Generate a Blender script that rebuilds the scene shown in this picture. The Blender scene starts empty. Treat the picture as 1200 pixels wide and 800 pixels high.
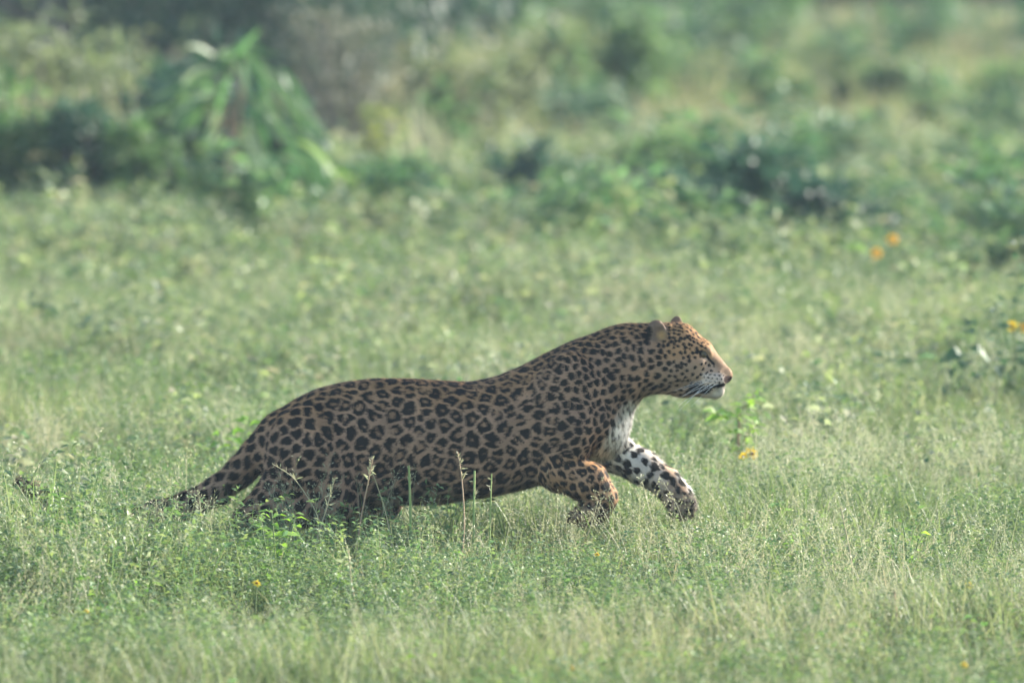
import bpy, math
import numpy as np
from mathutils import Vector
from mathutils.kdtree import KDTree

# ------------------------------------------------------------------ camera, sky, sun, exposure
scene = bpy.context.scene
COL = scene.collection
RNG = np.random.default_rng(11)

CAM_H, CAM_D, LENS = 2.5, 30.0, 360.0          # a long lens from a vehicle window
cam = bpy.data.cameras.new('camera')
camo = bpy.data.objects.new('camera', cam)
COL.objects.link(camo)
cam.lens = LENS; cam.sensor_width = 36.0; cam.clip_start = 0.5; cam.clip_end = 3000
camo.location = (0, -CAM_D, CAM_H)
camo.rotation_euler = (math.radians(90) - math.atan(710 / 12000), 0, 0)
cam.dof.use_dof = True
cam.dof.focus_distance = 29.25
cam.dof.aperture_fstop = 3.8
scene.camera = camo

SUN_EL, SUN_AZ = math.radians(24), math.radians(55)      # azimuth from +Y (away) towards +X (right)
world = bpy.data.worlds.new("World"); scene.world = world
world.use_nodes = True
_nt = world.node_tree
_sky = _nt.nodes.new('ShaderNodeTexSky')
_sky.sky_type = 'NISHITA'; _sky.sun_disc = False
_sky.sun_elevation = SUN_EL; _sky.sun_rotation = SUN_AZ
_sky.air_density = 1.0; _sky.dust_density = 1.0
_nt.links.new(_sky.outputs[0], _nt.nodes['Background'].inputs[0])
_nt.nodes['Background'].inputs[1].default_value = 0.12

sun = bpy.data.lights.new('sun', 'SUN')
sun.energy = 5.0; sun.angle = math.radians(0.5); sun.color = (1.0, 0.94, 0.83)
suno = bpy.data.objects.new('sun', sun); COL.objects.link(suno)
sd = Vector((math.cos(SUN_EL) * math.sin(SUN_AZ), math.cos(SUN_EL) * math.cos(SUN_AZ), math.sin(SUN_EL)))
suno.rotation_euler = sd.to_track_quat('Z', 'Y').to_euler()
suno.location = (20, 20, 30)

scene.view_settings.view_transform = 'Standard'
scene.view_settings.look = 'None'
scene.view_settings.gamma = 1.0
scene.view_settings.use_curve_mapping = False
scene.view_settings.exposure = 1.87
scene.cycles.max_bounces = 8
scene.cycles.diffuse_bounces = 3
scene.cycles.transmission_bounces = 6
scene.cycles.transparent_max_bounces = 8
scene.cycles.use_denoising = True

# ------------------------------------------------------------------ small helpers
def tag(o, label=None, cat=None, group=None, kind=None):
    if label: o['label'] = label
    if cat: o['category'] = cat
    if group: o['group'] = group
    if kind: o['kind'] = kind
    return o

def empty(name, loc=(0, 0, 0), rz=0.0):
    o = bpy.data.objects.new(name, None); COL.objects.link(o)
    o.location = loc; o.rotation_euler = (0, 0, rz); o.empty_display_size = 0.1
    return o

def mesh_np(name, v, faces, mat=None, smooth=False, attrs=None):
    """mesh from numpy vertices and a list of (n,k) index arrays"""
    me = bpy.data.meshes.new(name)
    v = np.ascontiguousarray(v, dtype=np.float32)
    faces = [np.asarray(f, dtype=np.int32) for f in faces if len(f)]
    loops = np.concatenate([f.ravel() for f in faces])
    tot = np.concatenate([np.full(len(f), f.shape[1], np.int32) for f in faces])
    start = np.concatenate([[0], np.cumsum(tot)[:-1]]).astype(np.int32)
    me.vertices.add(len(v)); me.vertices.foreach_set('co', v.ravel())
    me.loops.add(len(loops)); me.loops.foreach_set('vertex_index', loops)
    me.polygons.add(len(tot)); me.polygons.foreach_set('loop_start', start)
    me.polygons.foreach_set('loop_total', tot)
    me.polygons.foreach_set('use_smooth', np.full(len(tot), bool(smooth)))
    me.update(calc_edges=True)
    for k, a in (attrs or {}).items():
        a = np.ascontiguousarray(a, dtype=np.float32)
        if a.ndim == 1:
            at = me.attributes.new(k, 'FLOAT', 'POINT'); at.data.foreach_set('value', a)
        elif a.shape[1] == 3:
            at = me.attributes.new(k, 'FLOAT_VECTOR', 'POINT'); at.data.foreach_set('vector', a.ravel())
        else:
            at = me.attributes.new(k, 'FLOAT_COLOR', 'POINT'); at.data.foreach_set('color', a.ravel())
    if mat: me.materials.append(mat)
    return me

def link(name, me, parent=None, loc=None):
    o = bpy.data.objects.new(name, me); COL.objects.link(o)
    if parent is not None: o.parent = parent
    if loc is not None: o.location = loc
    return o

def unit(a):
    return a / np.maximum(np.linalg.norm(a, axis=-1, keepdims=True), 1e-9)

class Nodes:
    """short hand for building a material"""
    def __init__(self, name):
        self.m = bpy.data.materials.new(name); self.m.use_nodes = True
        self.t = self.m.node_tree; self.t.nodes.clear()
        self.out = self.t.nodes.new('ShaderNodeOutputMaterial')
    def n(self, kind, **kw):
        x = self.t.nodes.new('ShaderNode' + kind)
        for k, v in kw.items(): setattr(x, k, v)
        return x
    def l(self, a, b): self.t.links.new(a, b)
    def math(self, op, a, b=None, c=None):
        x = self.n('Math', operation=op)
        for i, s in enumerate((a, b, c)):
            if s is None: continue
            if isinstance(s, (int, float)): x.inputs[i].default_value = s
            else: self.l(s, x.inputs[i])
        return x.outputs[0]
    def mix(self, f, a, b):
        x = self.n('Mix', data_type='RGBA')
        for i, s in ((0, f), (6, a), (7, b)):
            if isinstance(s, (int, float)): x.inputs[i].default_value = s
            elif isinstance(s, tuple): x.inputs[i].default_value = s if len(s) == 4 else s + (1,)
            else: self.l(s, x.inputs[i])
        return x.outputs[2]
    def ramp(self, f, stops):
        x = self.n('ValToRGB'); e = x.color_ramp.elements
        while len(e) < len(stops): e.new(0.5)
        for q, (p, c) in zip(e, stops):
            q.position = p; q.color = tuple(c) + ((1,) if len(c) == 3 else ())
        self.l(f, x.inputs[0]); return x.outputs[0]
# ------------------------------------------------------------------ the ground
def soil_material():
    N = Nodes('meadow_soil'); tc = N.n('TexCoord')
    a = N.n('TexNoise'); a.inputs['Scale'].default_value = 1.3; a.inputs['Detail'].default_value = 6
    b = N.n('TexNoise'); b.inputs['Scale'].default_value = 28; b.inputs['Detail'].default_value = 4
    N.l(tc.outputs['Object'], a.inputs['Vector']); N.l(tc.outputs['Object'], b.inputs['Vector'])
    c1 = N.ramp(a.outputs['Fac'], [(.35, (.07, .10, .035)), (.65, (.11, .12, .055))])
    c2 = N.ramp(b.outputs['Fac'], [(.35, (.07, .10, .035)), (.7, (.17, .15, .09))])
    p = N.n('BsdfPrincipled'); N.l(N.mix(.45, c1, c2), p.inputs['Base Color']); p.inputs['Roughness'].default_value = .95
    bp = N.n('Bump'); bp.inputs['Strength'].default_value = .6; bp.inputs['Distance'].default_value = .03
    N.l(b.outputs['Fac'], bp.inputs['Height']); N.l(bp.outputs[0], p.inputs['Normal'])
    N.l(p.outputs[0], N.out.inputs[0]); return N.m

def ground_z(x, y):
    """gentle lumps; flat under the leopard, rising a little into the far field"""
    x = np.asarray(x, float); y = np.asarray(y, float)
    z = .035 * np.sin(x * .9 + 1.3) * np.sin(y * .55 + .4) + .05 * np.sin(x * .31 + y * .17)
    return z * np.clip((np.abs(y) - 1.5) / 6, 0, 1)

gx = np.concatenate([np.linspace(-1500, -42, 12), np.linspace(-40, 40, 81), np.linspace(42, 1500, 12)])
gy = np.concatenate([np.linspace(-1500, -42, 12), np.linspace(-40, 120, 161), np.linspace(125, 1800, 14)])
GX, GY = np.meshgrid(gx, gy); gw = len(gx)
gi = (np.arange(len(gy) - 1)[:, None] * gw + np.arange(gw - 1)[None]).ravel()
ground = link('ground', mesh_np('ground', np.stack([GX.ravel(), GY.ravel(), ground_z(GX, GY).ravel()], 1),
              [np.stack([gi, gi + 1, gi + gw + 1, gi + gw], 1)], soil_material(), True))
tag(ground, 'green brown meadow soil under the grass', kind='structure')

# ------------------------------------------------------------------ vegetation: materials and pieces
def leaf_material(name, cols, transl=.42, dry=None, rough=.5, spec=.25, patch=.16, tint=.5):
    """cols: colours of living leaves picked per plant and per blade; dry: colour that takes over in patches of the field"""
    N = Nodes(name)
    oi = N.n('ObjectInfo'); at = N.n('Attribute', attribute_name='tint')
    t = N.math('FRACT', N.math('ADD', oi.outputs['Random'], N.math('MULTIPLY', at.outputs['Fac'], tint)))
    n = len(cols); c = N.ramp(t, [(i / max(n - 1, 1), q) for i, q in enumerate(cols)])
    if dry:
        no = N.n('TexNoise'); no.inputs['Scale'].default_value = patch; no.inputs['Detail'].default_value = 4
        mp = N.n('Mapping'); mp.inputs['Scale'].default_value = (2.4, 1, 1)
        N.l(oi.outputs['Location'], mp.inputs['Vector']); N.l(mp.outputs[0], no.inputs['Vector'])
        k = N.n('MapRange'); k.inputs['From Min'].default_value = .44; k.inputs['From Max'].default_value = .68
        N.l(N.math('ADD', no.outputs['Fac'], N.math('MULTIPLY', N.math('SUBTRACT', t, .5), .22)), k.inputs['Value'])
        c = N.mix(N.math('MULTIPLY', k.outputs[0], .85), c, dry)
    b = N.n('BsdfPrincipled'); N.l(c, b.inputs['Base Color']); b.inputs['Roughness'].default_value = rough
    b.inputs['Specular IOR Level'].default_value = spec
    tr = N.n('BsdfTranslucent')
    hs = N.n('HueSaturation'); hs.inputs['Saturation'].default_value = 1.08; hs.inputs['Value'].default_value = 1.15
    N.l(c, hs.inputs['Color']); N.l(hs.outputs[0], tr.inputs['Color'])
    m = N.n('MixShader'); m.inputs[0].default_value = transl
    N.l(b.outputs[0], m.inputs[1]); N.l(tr.outputs[0], m.inputs[2]); N.l(m.outputs[0], N.out.inputs[0])
    return N.m

class Plant:
    """collects ribbons, leaves and tubes of one part"""
    def __init__(self): self.v = []; self.f = []; self.t = []; self.n = 0
    def add(self, v, faces, tint):
        v = np.asarray(v, float).reshape(-1, 3)
        for q in faces: self.f.append(np.asarray(q) + self.n)
        self.v.append(v); self.t.append(np.broadcast_to(tint, (len(v),)).astype(float)); self.n += len(v)
    def blades(self, base, az, h, lean, curl, w, segs, r, tint=None):
        """n tapered, arching ribbons"""
        n = len(base); t = np.linspace(0, 1, segs + 1)
        d = np.stack([np.cos(az), np.sin(az)], 1)
        out = (lean[:, None] * t + curl[:, None] * t ** 2.2) * h[:, None]
        up = h[:, None] * (t - .38 * np.clip(curl, 0, 2)[:, None] * t ** 2.6)
        p = np.concatenate([base[:, None, :2] + d[:, None] * out[..., None], (base[:, None, 2] + up)[..., None]], 2)
        sa = az + math.pi / 2 + r.normal(0, .5, n)
        s = np.stack([np.cos(sa), np.sin(sa), np.zeros(n)], 1)
        prof = np.minimum(1, 1.02 - t ** 2.2) * .5
        L = p - s[:, None] * (w[:, None] * prof)[..., None]; R_ = p + s[:, None] * (w[:, None] * prof)[..., None]
        v = np.stack([L, R_], 2).reshape(-1, 3)
        i = (np.arange(n)[:, None] * (segs + 1) + np.arange(segs)[None]).ravel() * 2
        if tint is None: tint = r.random(n)
        self.add(v, [np.stack([i, i + 1, i + 3, i + 2], 1)], np.repeat(tint, 2 * (segs + 1)))
        return p
    def leaves(self, base, d, nrm, L, W, r, droop=.25, tint=None):
        """n folded, pointed leaves of four faces each"""
        n = len(base); d = unit(d); s = unit(np.cross(d, nrm)); up = np.cross(s, d)
        L = np.broadcast_to(L, n)[:, None]; W = np.broadcast_to(W, n)[:, None]
        mid = base + d * L * .45; tip = base + d * L - up * L * droop
        a = mid - s * W * .5 + up * W * .16; b = mid + s * W * .5 + up * W * .16
        a2 = base + d * L * .75 - s * W * .33 - up * L * droop * .45; b2 = base + d * L * .75 + s * W * .33 - up * L * droop * .45
        m2 = base + d * L * .76 - up * L * droop * .52
        v = np.stack([base, a, mid, b, a2, m2, b2, tip], 1).reshape(-1, 3)
        i = np.arange(n)[:, None] * 8
        if tint is None: tint = r.random(n)
        self.add(v, [i + np.array([[0, 2, 1]]), i + np.array([[0, 3, 2]]), i + np.array([[1, 2, 5, 4]]), i + np.array([[2, 3, 6, 5]]),
                     i + np.array([[4, 5, 7]]), i + np.array([[5, 6, 7]])], np.repeat(tint, 8))
    def tube(self, pts, rs, n=5, tint=.5):
        v, q = tube(pts, rs, n); self.add(v, [q], tint)
    def mesh(self, name, mat):
        tri = [f for f in self.f if f.shape[1] == 3]; qd = [f for f in self.f if f.shape[1] == 4]
        return mesh_np(name, np.concatenate(self.v), [np.concatenate(x) for x in (tri, qd) if x], mat, False, {'tint': np.concatenate(self.t)})
    def build(self, name, mat, parent=None, loc=None): return link(name, self.mesh(name, mat), parent, loc)

def tube(pts, rs, n=6):
    pts = np.asarray(pts, float); m = len(pts); tg = unit(np.gradient(pts, axis=0))
    up = np.where(np.abs(tg[:, 2:3]) > .9, np.array([[1., 0, 0]]), np.array([[0, 0, 1.]]))
    a = unit(np.cross(tg, up)); b = np.cross(tg, a)
    th = np.arange(n) * 2 * math.pi / n
    v = (pts[:, None] + np.asarray(rs)[:, None, None] * (np.cos(th)[None, :, None] * a[:, None] + np.sin(th)[None, :, None] * b[:, None])).reshape(-1, 3)
    i = np.arange(m - 1)[:, None] * n; j = np.arange(n)[None]; k = (j + 1) % n
    q = np.stack([i + j, i + k, i + n + k, i + n + j], -1).reshape(-1, 4)
    return v, q

GREENS = [(.104, .160, .050), (.146, .203, .067), (.185, .228, .095), (.130, .193, .074), (.212, .238, .112)]
M_GRASS = leaf_material('meadow_grass_blades', GREENS, .45, dry=(.25, .245, .13))
M_SEED = leaf_material('seeding_grass', [(.30, .33, .18), (.38, .37, .235), (.26, .32, .16), (.36, .34, .25)], .35, dry=(.38, .35, .22))
M_HERB = leaf_material('meadow_herb_leaves', [(.066, .132, .046), (.12, .193, .063), (.166, .238, .081), (.090, .162, .076), (.214, .272, .086), (.245, .278, .175)], .40)
M_STRAW = leaf_material('dry_grass', [(.40, .34, .20), (.47, .41, .27), (.34, .30, .17)], .3)
M_FAR = leaf_material('far_field_grass', [(.12, .165, .058), (.173, .213, .080), (.232, .238, .114), (.145, .197, .078)], .45, dry=(.32, .265, .17), patch=.10)

def grass_tuft(seed, n, hmin, hmax, w, spread):
    r = np.random.default_rng(seed); pl = Plant()
    a = r.random(n) * 6.283; rad = spread * np.sqrt(r.random(n))
    base = np.stack([np.cos(a) * rad, np.sin(a) * rad, np.zeros(n) - .01], 1)
    pl.blades(base, r.random(n) * 6.283, r.uniform(hmin, hmax, n), r.uniform(.02, .35, n), r.uniform(.05, .75, n), r.uniform(.6, 1.3, n) * w, 4, r)
    return pl
def seed_tuft(seed, n=12):
    """thin stalks carrying open, feathery seed heads"""
    r = np.random.default_rng(seed); pl = Plant()
    a = r.random(n) * 6.283; rad = .10 * np.sqrt(r.random(n)); base = np.stack([np.cos(a) * rad, np.sin(a) * rad, np.zeros(n)], 1)
    p = pl.blades(base, r.random(n) * 6.283, r.uniform(.22, .36, n), r.uniform(.05, .35, n), r.uniform(.0, .35, n), np.full(n, .0022), 4, r)
    for i in range(n):
        top = p[i, -1]; ax = unit(p[i, -1] - p[i, -3]); m = 15
        u = r.random(m); b = top - ax * u[:, None] * .11
        dirs = unit(ax * .7 + r.normal(size=(m, 3)) * .6); ln = .010 + .030 * u * r.random(m)
        q = b + dirs * ln[:, None]
        s = unit(np.cross(dirs, r.normal(size=(m, 3))))
        k = np.arange(m)[:, None]
        pl.add(np.stack([b - s * .0004, b + s * .0004, q], 1).reshape(-1, 3), [k * 3 + np.array([[0, 1, 2]])], r.random())
        e = .0075
        pl.add(np.stack([q - dirs * e * .5, q + s * .0016, q + dirs * e * .6, q - s * .0016], 1).reshape(-1, 3), [k * 4 + np.array([[0, 1, 2, 3]])], np.repeat(r.random(m), 4))
    return pl
def herb_tuft(seed, n=10, h=.22, L=.0155):
    """branching weed with many small oval leaves"""
    r = np.random.default_rng(seed); pl = Plant()
    a = r.random(n) * 6.283; rad = .09 * np.sqrt(r.random(n)); base = np.stack([np.cos(a) * rad, np.sin(a) * rad, np.zeros(n)], 1)
    p = pl.blades(base, r.random(n) * 6.283, r.uniform(.55, 1.1, n) * h, r.uniform(.05, .5, n), r.uniform(0, .3, n), np.full(n, .003), 4, r)
    m = 18
    for i in range(n):
        u = np.sort(r.uniform(.25, 1, m)); x = u * 4; j = np.minimum(x.astype(int), 3); f = (x - j)[:, None]
        b = p[i, j] * (1 - f) + p[i, j + 1] * f
        az = np.arange(m) * 2.4 + r.random() * 6; d = np.stack([np.cos(az), np.sin(az), r.uniform(-.1, .7, m)], 1)
        pl.leaves(b, d, np.array([[0, 0, 1.]]) + .4 * r.normal(size=(m, 3)), r.uniform(.6, 1.3, m) * L, r.uniform(.35, .55, m) * L, r)
    return pl

PROTO = bpy.data.collections.new('meadow_tufts')          # holds the tuft meshes that the meadow sheets scatter
def scatter(name, label, tufts, mat, pts, scl, tiltmax=.18, seed=1):
    """one countless mass: tufts on the points of a sheet"""
    coll = bpy.data.collections.new(name + '_tufts')
    for t in tufts: coll.objects.link(bpy.data.objects.new(name + '_tuft', t.mesh(name + '_tuft', mat)))
    r = np.random.default_rng(seed); n = len(pts)
    rot = np.stack([r.normal(0, tiltmax, n), r.normal(0, tiltmax, n), r.random(n) * 6.283], 1)
    me = bpy.data.meshes.new(name); me.vertices.add(n); me.vertices.foreach_set('co', np.ascontiguousarray(pts, np.float32).ravel())
    for k, kind, a in (('rot', 'FLOAT_VECTOR', rot), ('scl', 'FLOAT', scl), ('pick', 'INT', r.integers(0, len(tufts), n))):
        at = me.attributes.new(k, kind, 'POINT')
        at.data.foreach_set('vector' if kind == 'FLOAT_VECTOR' else 'value', np.ascontiguousarray(a, np.int32 if kind == 'INT' else np.float32).ravel())
    me.materials.append(mat); o = link(name, me)
    g = bpy.data.node_groups.new(name, 'GeometryNodeTree')
    g.interface.new_socket('Geometry', in_out='INPUT', socket_type='NodeSocketGeometry')
    g.interface.new_socket('Geometry', in_out='OUTPUT', socket_type='NodeSocketGeometry')
    gi_, go = g.nodes.new('NodeGroupInput'), g.nodes.new('NodeGroupOutput')
    ci = g.nodes.new('GeometryNodeCollectionInfo'); ci.inputs['Collection'].default_value = coll
    ci.inputs['Separate Children'].default_value = True; ci.inputs['Reset Children'].default_value = True
    ip = g.nodes.new('GeometryNodeInstanceOnPoints'); ip.inputs['Pick Instance'].default_value = True
    def na(nm, dt):
        x = g.nodes.new('GeometryNodeInputNamedAttribute'); x.data_type = dt; x.inputs['Name'].default_value = nm
        return [q for q in x.outputs if q.enabled][0]
    L = g.links.new
    L(gi_.outputs[0], ip.inputs['Points']); L(ci.outputs[0], ip.inputs['Instance'])
    L(na('pick', 'INT'), ip.inputs['Instance Index']); L(na('rot', 'FLOAT_VECTOR'), ip.inputs['Rotation']); L(na('scl', 'FLOAT'), ip.inputs['Scale'])
    L(ip.outputs[0], go.inputs[0])
    o.modifiers.new('scatter', 'NODES').node_group = g
    tag(o, label, kind='stuff'); return o

HALF = 600 / 12000
def field_points(n, y0, y1, seed, margin=1.2, dens=None):
    """points on the ground inside the wedge the lens sees, with a margin either side"""
    r = np.random.default_rng(seed); d0, d1 = y0 + CAM_D, y1 + CAM_D
    m = int(n * 1.0); d = np.sqrt(r.uniform(d0 ** 2, d1 ** 2, m)); x = r.uniform(-1, 1, m) * (d * HALF + margin); y = d - CAM_D
    k = np.ones(m, bool)
    if dens is not None: k = r.random(m) < dens(x, y)
    x, y = x[k], y[k]
    free = ~((x > -.86) & (x < .62) & (np.abs(y) < .15))            # nothing grows through the animal
    x, y = x[free], y[free]
    return np.stack([x, y, ground_z(x, y)], 1), r
def hide(p):
    # the turf stands a little higher where it hides the belly and hind legs, lower in front of the forepaws
    k = np.exp(-((p[:, 1] + .9) / 1.1) ** 2)
    return 1.06 + k * (.32 * np.clip((.12 - p[:, 0]) / .3, 0, 1) + .42 * np.clip((-1.00 - p[:, 0]) / .15, 0, 1) * np.clip((1.5 + p[:, 0]) / .2, 0, 1) - .06)
def clump(x, y, f=1.0, ph=0.0):
    return .5 + .25 * np.sin(x * 2.1 * f + 1.7 * np.sin(y * 1.3 * f + ph)) + .25 * np.sin(y * 1.9 * f + 1.9 * np.sin(x * 1.1 * f + 2 + ph))

# low turf close by, then thinner towards the far field; heights are set by what hides the legs
tufts = [grass_tuft(100 + i, 46, .10, .235, .0036, .085) for i in range(7)]
p, r = field_points(8600, -6.5, 12, 21)
scatter('meadow_grass', 'short sage green meadow grass around the leopard', tufts, M_GRASS, p, r.uniform(.75, 1.2, len(p)) * (.62 + .80 * clump(p[:, 0], p[:, 1], .8)) * hide(p), seed=2)
p, r = field_points(3700, -6.5, 12, 22, dens=lambda x, y: clump(x, y, .8, 1.0) * np.where(y > 3, .7, np.where(y < -1.8, .55, .9)))
scatter('seeding_grass', 'thin pale grass stalks with feathery seed heads', [seed_tuft(200 + i) for i in range(6)], M_SEED, p, r.uniform(.62, 1.12, len(p)) * (.8 + .35 * clump(p[:, 0], p[:, 1], 1.2, 2.0)) * hide(p), seed=3)
p, r = field_points(14000, -6.5, 12, 23, dens=lambda x, y: np.where(y < -1.5, .65, .35) + .8 * clump(x, y, 1.1, 3.0))
scatter('meadow_herbs', 'low leafy weeds growing through the grass', [herb_tuft(300 + i) for i in range(6)], M_HERB, p, r.uniform(.55, 1.2, len(p)) * (.75 + .5 * clump(p[:, 0], p[:, 1], 1.7, 1.0)) * hide(p), seed=4)
p, r = field_points(1300, -6.5, 12, 24, dens=lambda x, y: clump(x, y, .6, 5.0) ** 2 * np.where(y < -1.5, .35, 1.2))
scatter('dry_grass', 'bleached straw coloured grass blades in the meadow', [grass_tuft(400 + i, 16, .14, .30, .0034, .07) for i in range(5)], M_STRAW, p, r.uniform(.7, 1.1, len(p)), seed=5)
tufts = [grass_tuft(500 + i, 42, .09, .22, .0060, .16) for i in range(6)]
p, r = field_points(11500, 12, 30, 25, margin=3.5)
scatter('rough_grass', 'rough grass of the middle field', tufts, M_FAR, p, r.uniform(.7, 1.2, len(p)), seed=6)
p, r = field_points(7000, 12, 30, 26, margin=2, dens=lambda x, y: .2 + .8 * clump(x, y, .7, 2.0))
scatter('rough_weeds', 'leafy weeds scattered over the middle field', [herb_tuft(600 + i, 9, .24, .040) for i in range(5)], M_HERB, p, r.uniform(.7, 1.2, len(p)), seed=7)
tufts = [grass_tuft(700 + i, 40, .12, .34, .012, .34) for i in range(6)]
p, r = field_points(14500, 28, 78, 27, margin=10)
scatter('far_grass', 'tall tan and green grass of the far field', tufts, M_FAR, p, r.uniform(.7, 1.35, len(p)), seed=8)
M_FIELDHERB = leaf_material('field_weed_leaves', [(.040, .095, .045), (.065, .13, .055), (.10, .18, .07), (.14, .22, .09)], .4)
p, r = field_points(1100, 14, 62, 28, margin=4, dens=lambda x, y: clump(x, y, .45, 4.0) ** 2 * 1.2)
scatter('field_weeds', 'clumps of taller leafy weeds dotted over the far field', [herb_tuft(800 + i, 14, .42, .085) for i in range(5)], M_FIELDHERB, p, r.uniform(.6, 1.5, len(p)), seed=9)
M_BROAD = leaf_material('broad_weed_leaves', [(.045, .105, .048), (.12, .18, .062), (.21, .26, .095), (.29, .275, .17), (.085, .155, .075), (.26, .31, .12), (.28, .31, .21)], .42)
p, r = field_points(4600, 2.0, 24, 29, margin=1.5, dens=lambda x, y: (.25 + .75 * clump(x, y, .9, 6.0)) * np.clip((y - 1) / 8, .35, 1))
scatter('broad_leaved_weeds', 'knee high broad leaved weeds tangled in the grass behind the leopard', [herb_tuft(900 + i, 5, .30, .048) for i in range(7)], M_BROAD, p, r.uniform(.55, 1.25, len(p)), seed=10)
p, r = field_points(900, 13, 27, 30, margin=2, dens=lambda x, y: clump(x, y, .6, 1.0))
scatter('tall_weeds', 'taller weeds where the meadow meets the bushes', [herb_tuft(950 + i, 7, .36, .060) for i in range(5)], M_BROAD, p, r.uniform(.6, 1.3, len(p)), seed=11)
p, r = field_points(1000, -6, 14, 31, dens=lambda x, y: clump(x, y, 1.3, 4.0) * np.where((np.abs(y + 1.5) < 1.5) & (x > .1) & (x < .7), .3, 1))
scatter('bright_weeds', 'bright broad leaved tufts dotted through the near grass', [herb_tuft(980 + i, 4, .21, .030) for i in range(5)], leaf_material('bright_tuft_leaves', [(.12, .24, .05), (.20, .32, .06), (.09, .20, .07), (.26, .36, .10)], .45), p, r.uniform(.6, 1.15, len(p)), seed=12)
rr = np.random.default_rng(33); n_ = 1500
p = np.stack([rr.uniform(-60, 60, n_), 66 + 60 * rr.random(n_) ** .8, np.zeros(n_)], 1); p = p[(np.abs(p[:, 0]) > 9) | (p[:, 1] > 70)]; p[:, 2] = ground_z(p[:, 0], p[:, 1])
def thicket(seed):
    r = np.random.default_rng(seed); pl = Plant(); n = 620
    c = r.normal(size=(26, 3)) * np.array([1.1, 1.1, .9]) + np.array([0, 0, 1.7]); q = c[r.integers(0, 26, n)] + r.normal(size=(n, 3)) * .42; q[:, 2] = np.abs(q[:, 2])
    pl.leaves(q, unit(r.normal(size=(n, 3)) + np.array([0, 0, .2])), np.array([[0, 0, 1.]]) + .7 * r.normal(size=(n, 3)), r.uniform(.2, .42, n), r.uniform(.09, .18, n), r)
    return pl
scatter('far_wood', 'dark wood and thicket far beyond the meadow', [thicket(1000 + i) for i in range(4)], leaf_material('far_wood_leaves', [(.025, .060, .036), (.042, .085, .046), (.06, .105, .055)], .32), p, rr.uniform(.8, 1.9, len(p)), .05, seed=13)
# ------------------------------------------------------------------ the leopard
def P(px, py, y=0.0):
    """a point on the animal: photograph units at 400 to the metre, ground at 690"""
    return np.array([(px - 600) / 400.0, y, (690 - py) / 400.0])

VOX = 0.0042
LO = np.array([-1.50, -0.27, 0.0]); HI = np.array([0.70, 0.25, 0.84])
NV = np.ceil((HI - LO) / VOX).astype(int)
AX = [(LO[i] + VOX * np.arange(NV[i])).astype(np.float32) for i in range(3)]
FLD = np.full(NV, 0.08, np.float32)

def _box(lo, hi, pad):
    s = []
    for i in range(3):
        a = int(np.clip((lo[i] - pad - LO[i]) / VOX, 0, NV[i] - 1)); b = int(np.clip((hi[i] + pad - LO[i]) / VOX + 2, a + 1, NV[i]))
        s.append(slice(a, b))
    X, Y, Z = np.meshgrid(AX[0][s[0]], AX[1][s[1]], AX[2][s[2]], indexing='ij', sparse=True)
    return tuple(s), X, Y, Z

def _join(s, d, k):
    f = FLD[s]
    if k > 0:
        h = np.clip(0.5 + 0.5 * (f - d) / k, 0, 1)
        FLD[s] = f * (1 - h) + d * h - k * h * (1 - h)
    else:
        FLD[s] = np.minimum(f, d)

def capsule(a, b, ra, rb, k=0.03, cut=False):
    a = np.asarray(a, float); b = np.asarray(b, float); r = max(ra, rb)
    s, X, Y, Z = _box(np.minimum(a, b) - r, np.maximum(a, b) + r, k + 0.02)
    ab = b - a; L = max(ab @ ab, 1e-9)
    t = np.clip(((X - a[0]) * ab[0] + (Y - a[1]) * ab[1] + (Z - a[2]) * ab[2]) / L, 0, 1)
    d = np.sqrt((X - a[0] - t * ab[0]) ** 2 + (Y - a[1] - t * ab[1]) ** 2 + (Z - a[2] - t * ab[2]) ** 2) - (ra + (rb - ra) * t)
    if cut:
        f = FLD[s]; h = np.clip(0.5 - 0.5 * (f + d) / k, 0, 1)
        FLD[s] = f * (1 - h) + (-d) * h + k * h * (1 - h)
    else:
        _join(s, d.astype(np.float32), k)

def chain(pts, rs, k=0.02, k0=None):
    for i in range(len(pts) - 1):
        capsule(pts[i], pts[i + 1], rs[i], rs[i + 1], k0 if (i == 0 and k0) else k)

def ellipsoid(c, r, k=0.03, pitch=0.0, yaw=0.0, cut=False):
    c = np.asarray(c, float); r = np.asarray(r, float); R = r.max()
    s, X, Y, Z = _box(c - R, c + R, k + 0.02)
    x, y, z = X - c[0], Y - c[1], Z - c[2]
    cy, sy = math.cos(yaw), math.sin(yaw)
    x, y = x * cy + y * sy, -x * sy + y * cy
    cp, sp = math.cos(pitch), math.sin(pitch)
    x, z = x * cp + z * sp, -x * sp + z * cp
    q = np.sqrt((x / r[0]) ** 2 + (y / r[1]) ** 2 + (z / r[2]) ** 2)
    g = np.sqrt((x / r[0] ** 2) ** 2 + (y / r[1] ** 2) ** 2 + (z / r[2] ** 2) ** 2) + 1e-6
    d = (q * (q - 1) / g)
    if cut:
        f = FLD[s]; h = np.clip(0.5 - 0.5 * (f + d) / k, 0, 1)
        FLD[s] = f * (1 - h) + (-d) * h + k * h * (1 - h)
    else:
        _join(s, d.astype(np.float32), k)

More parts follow.
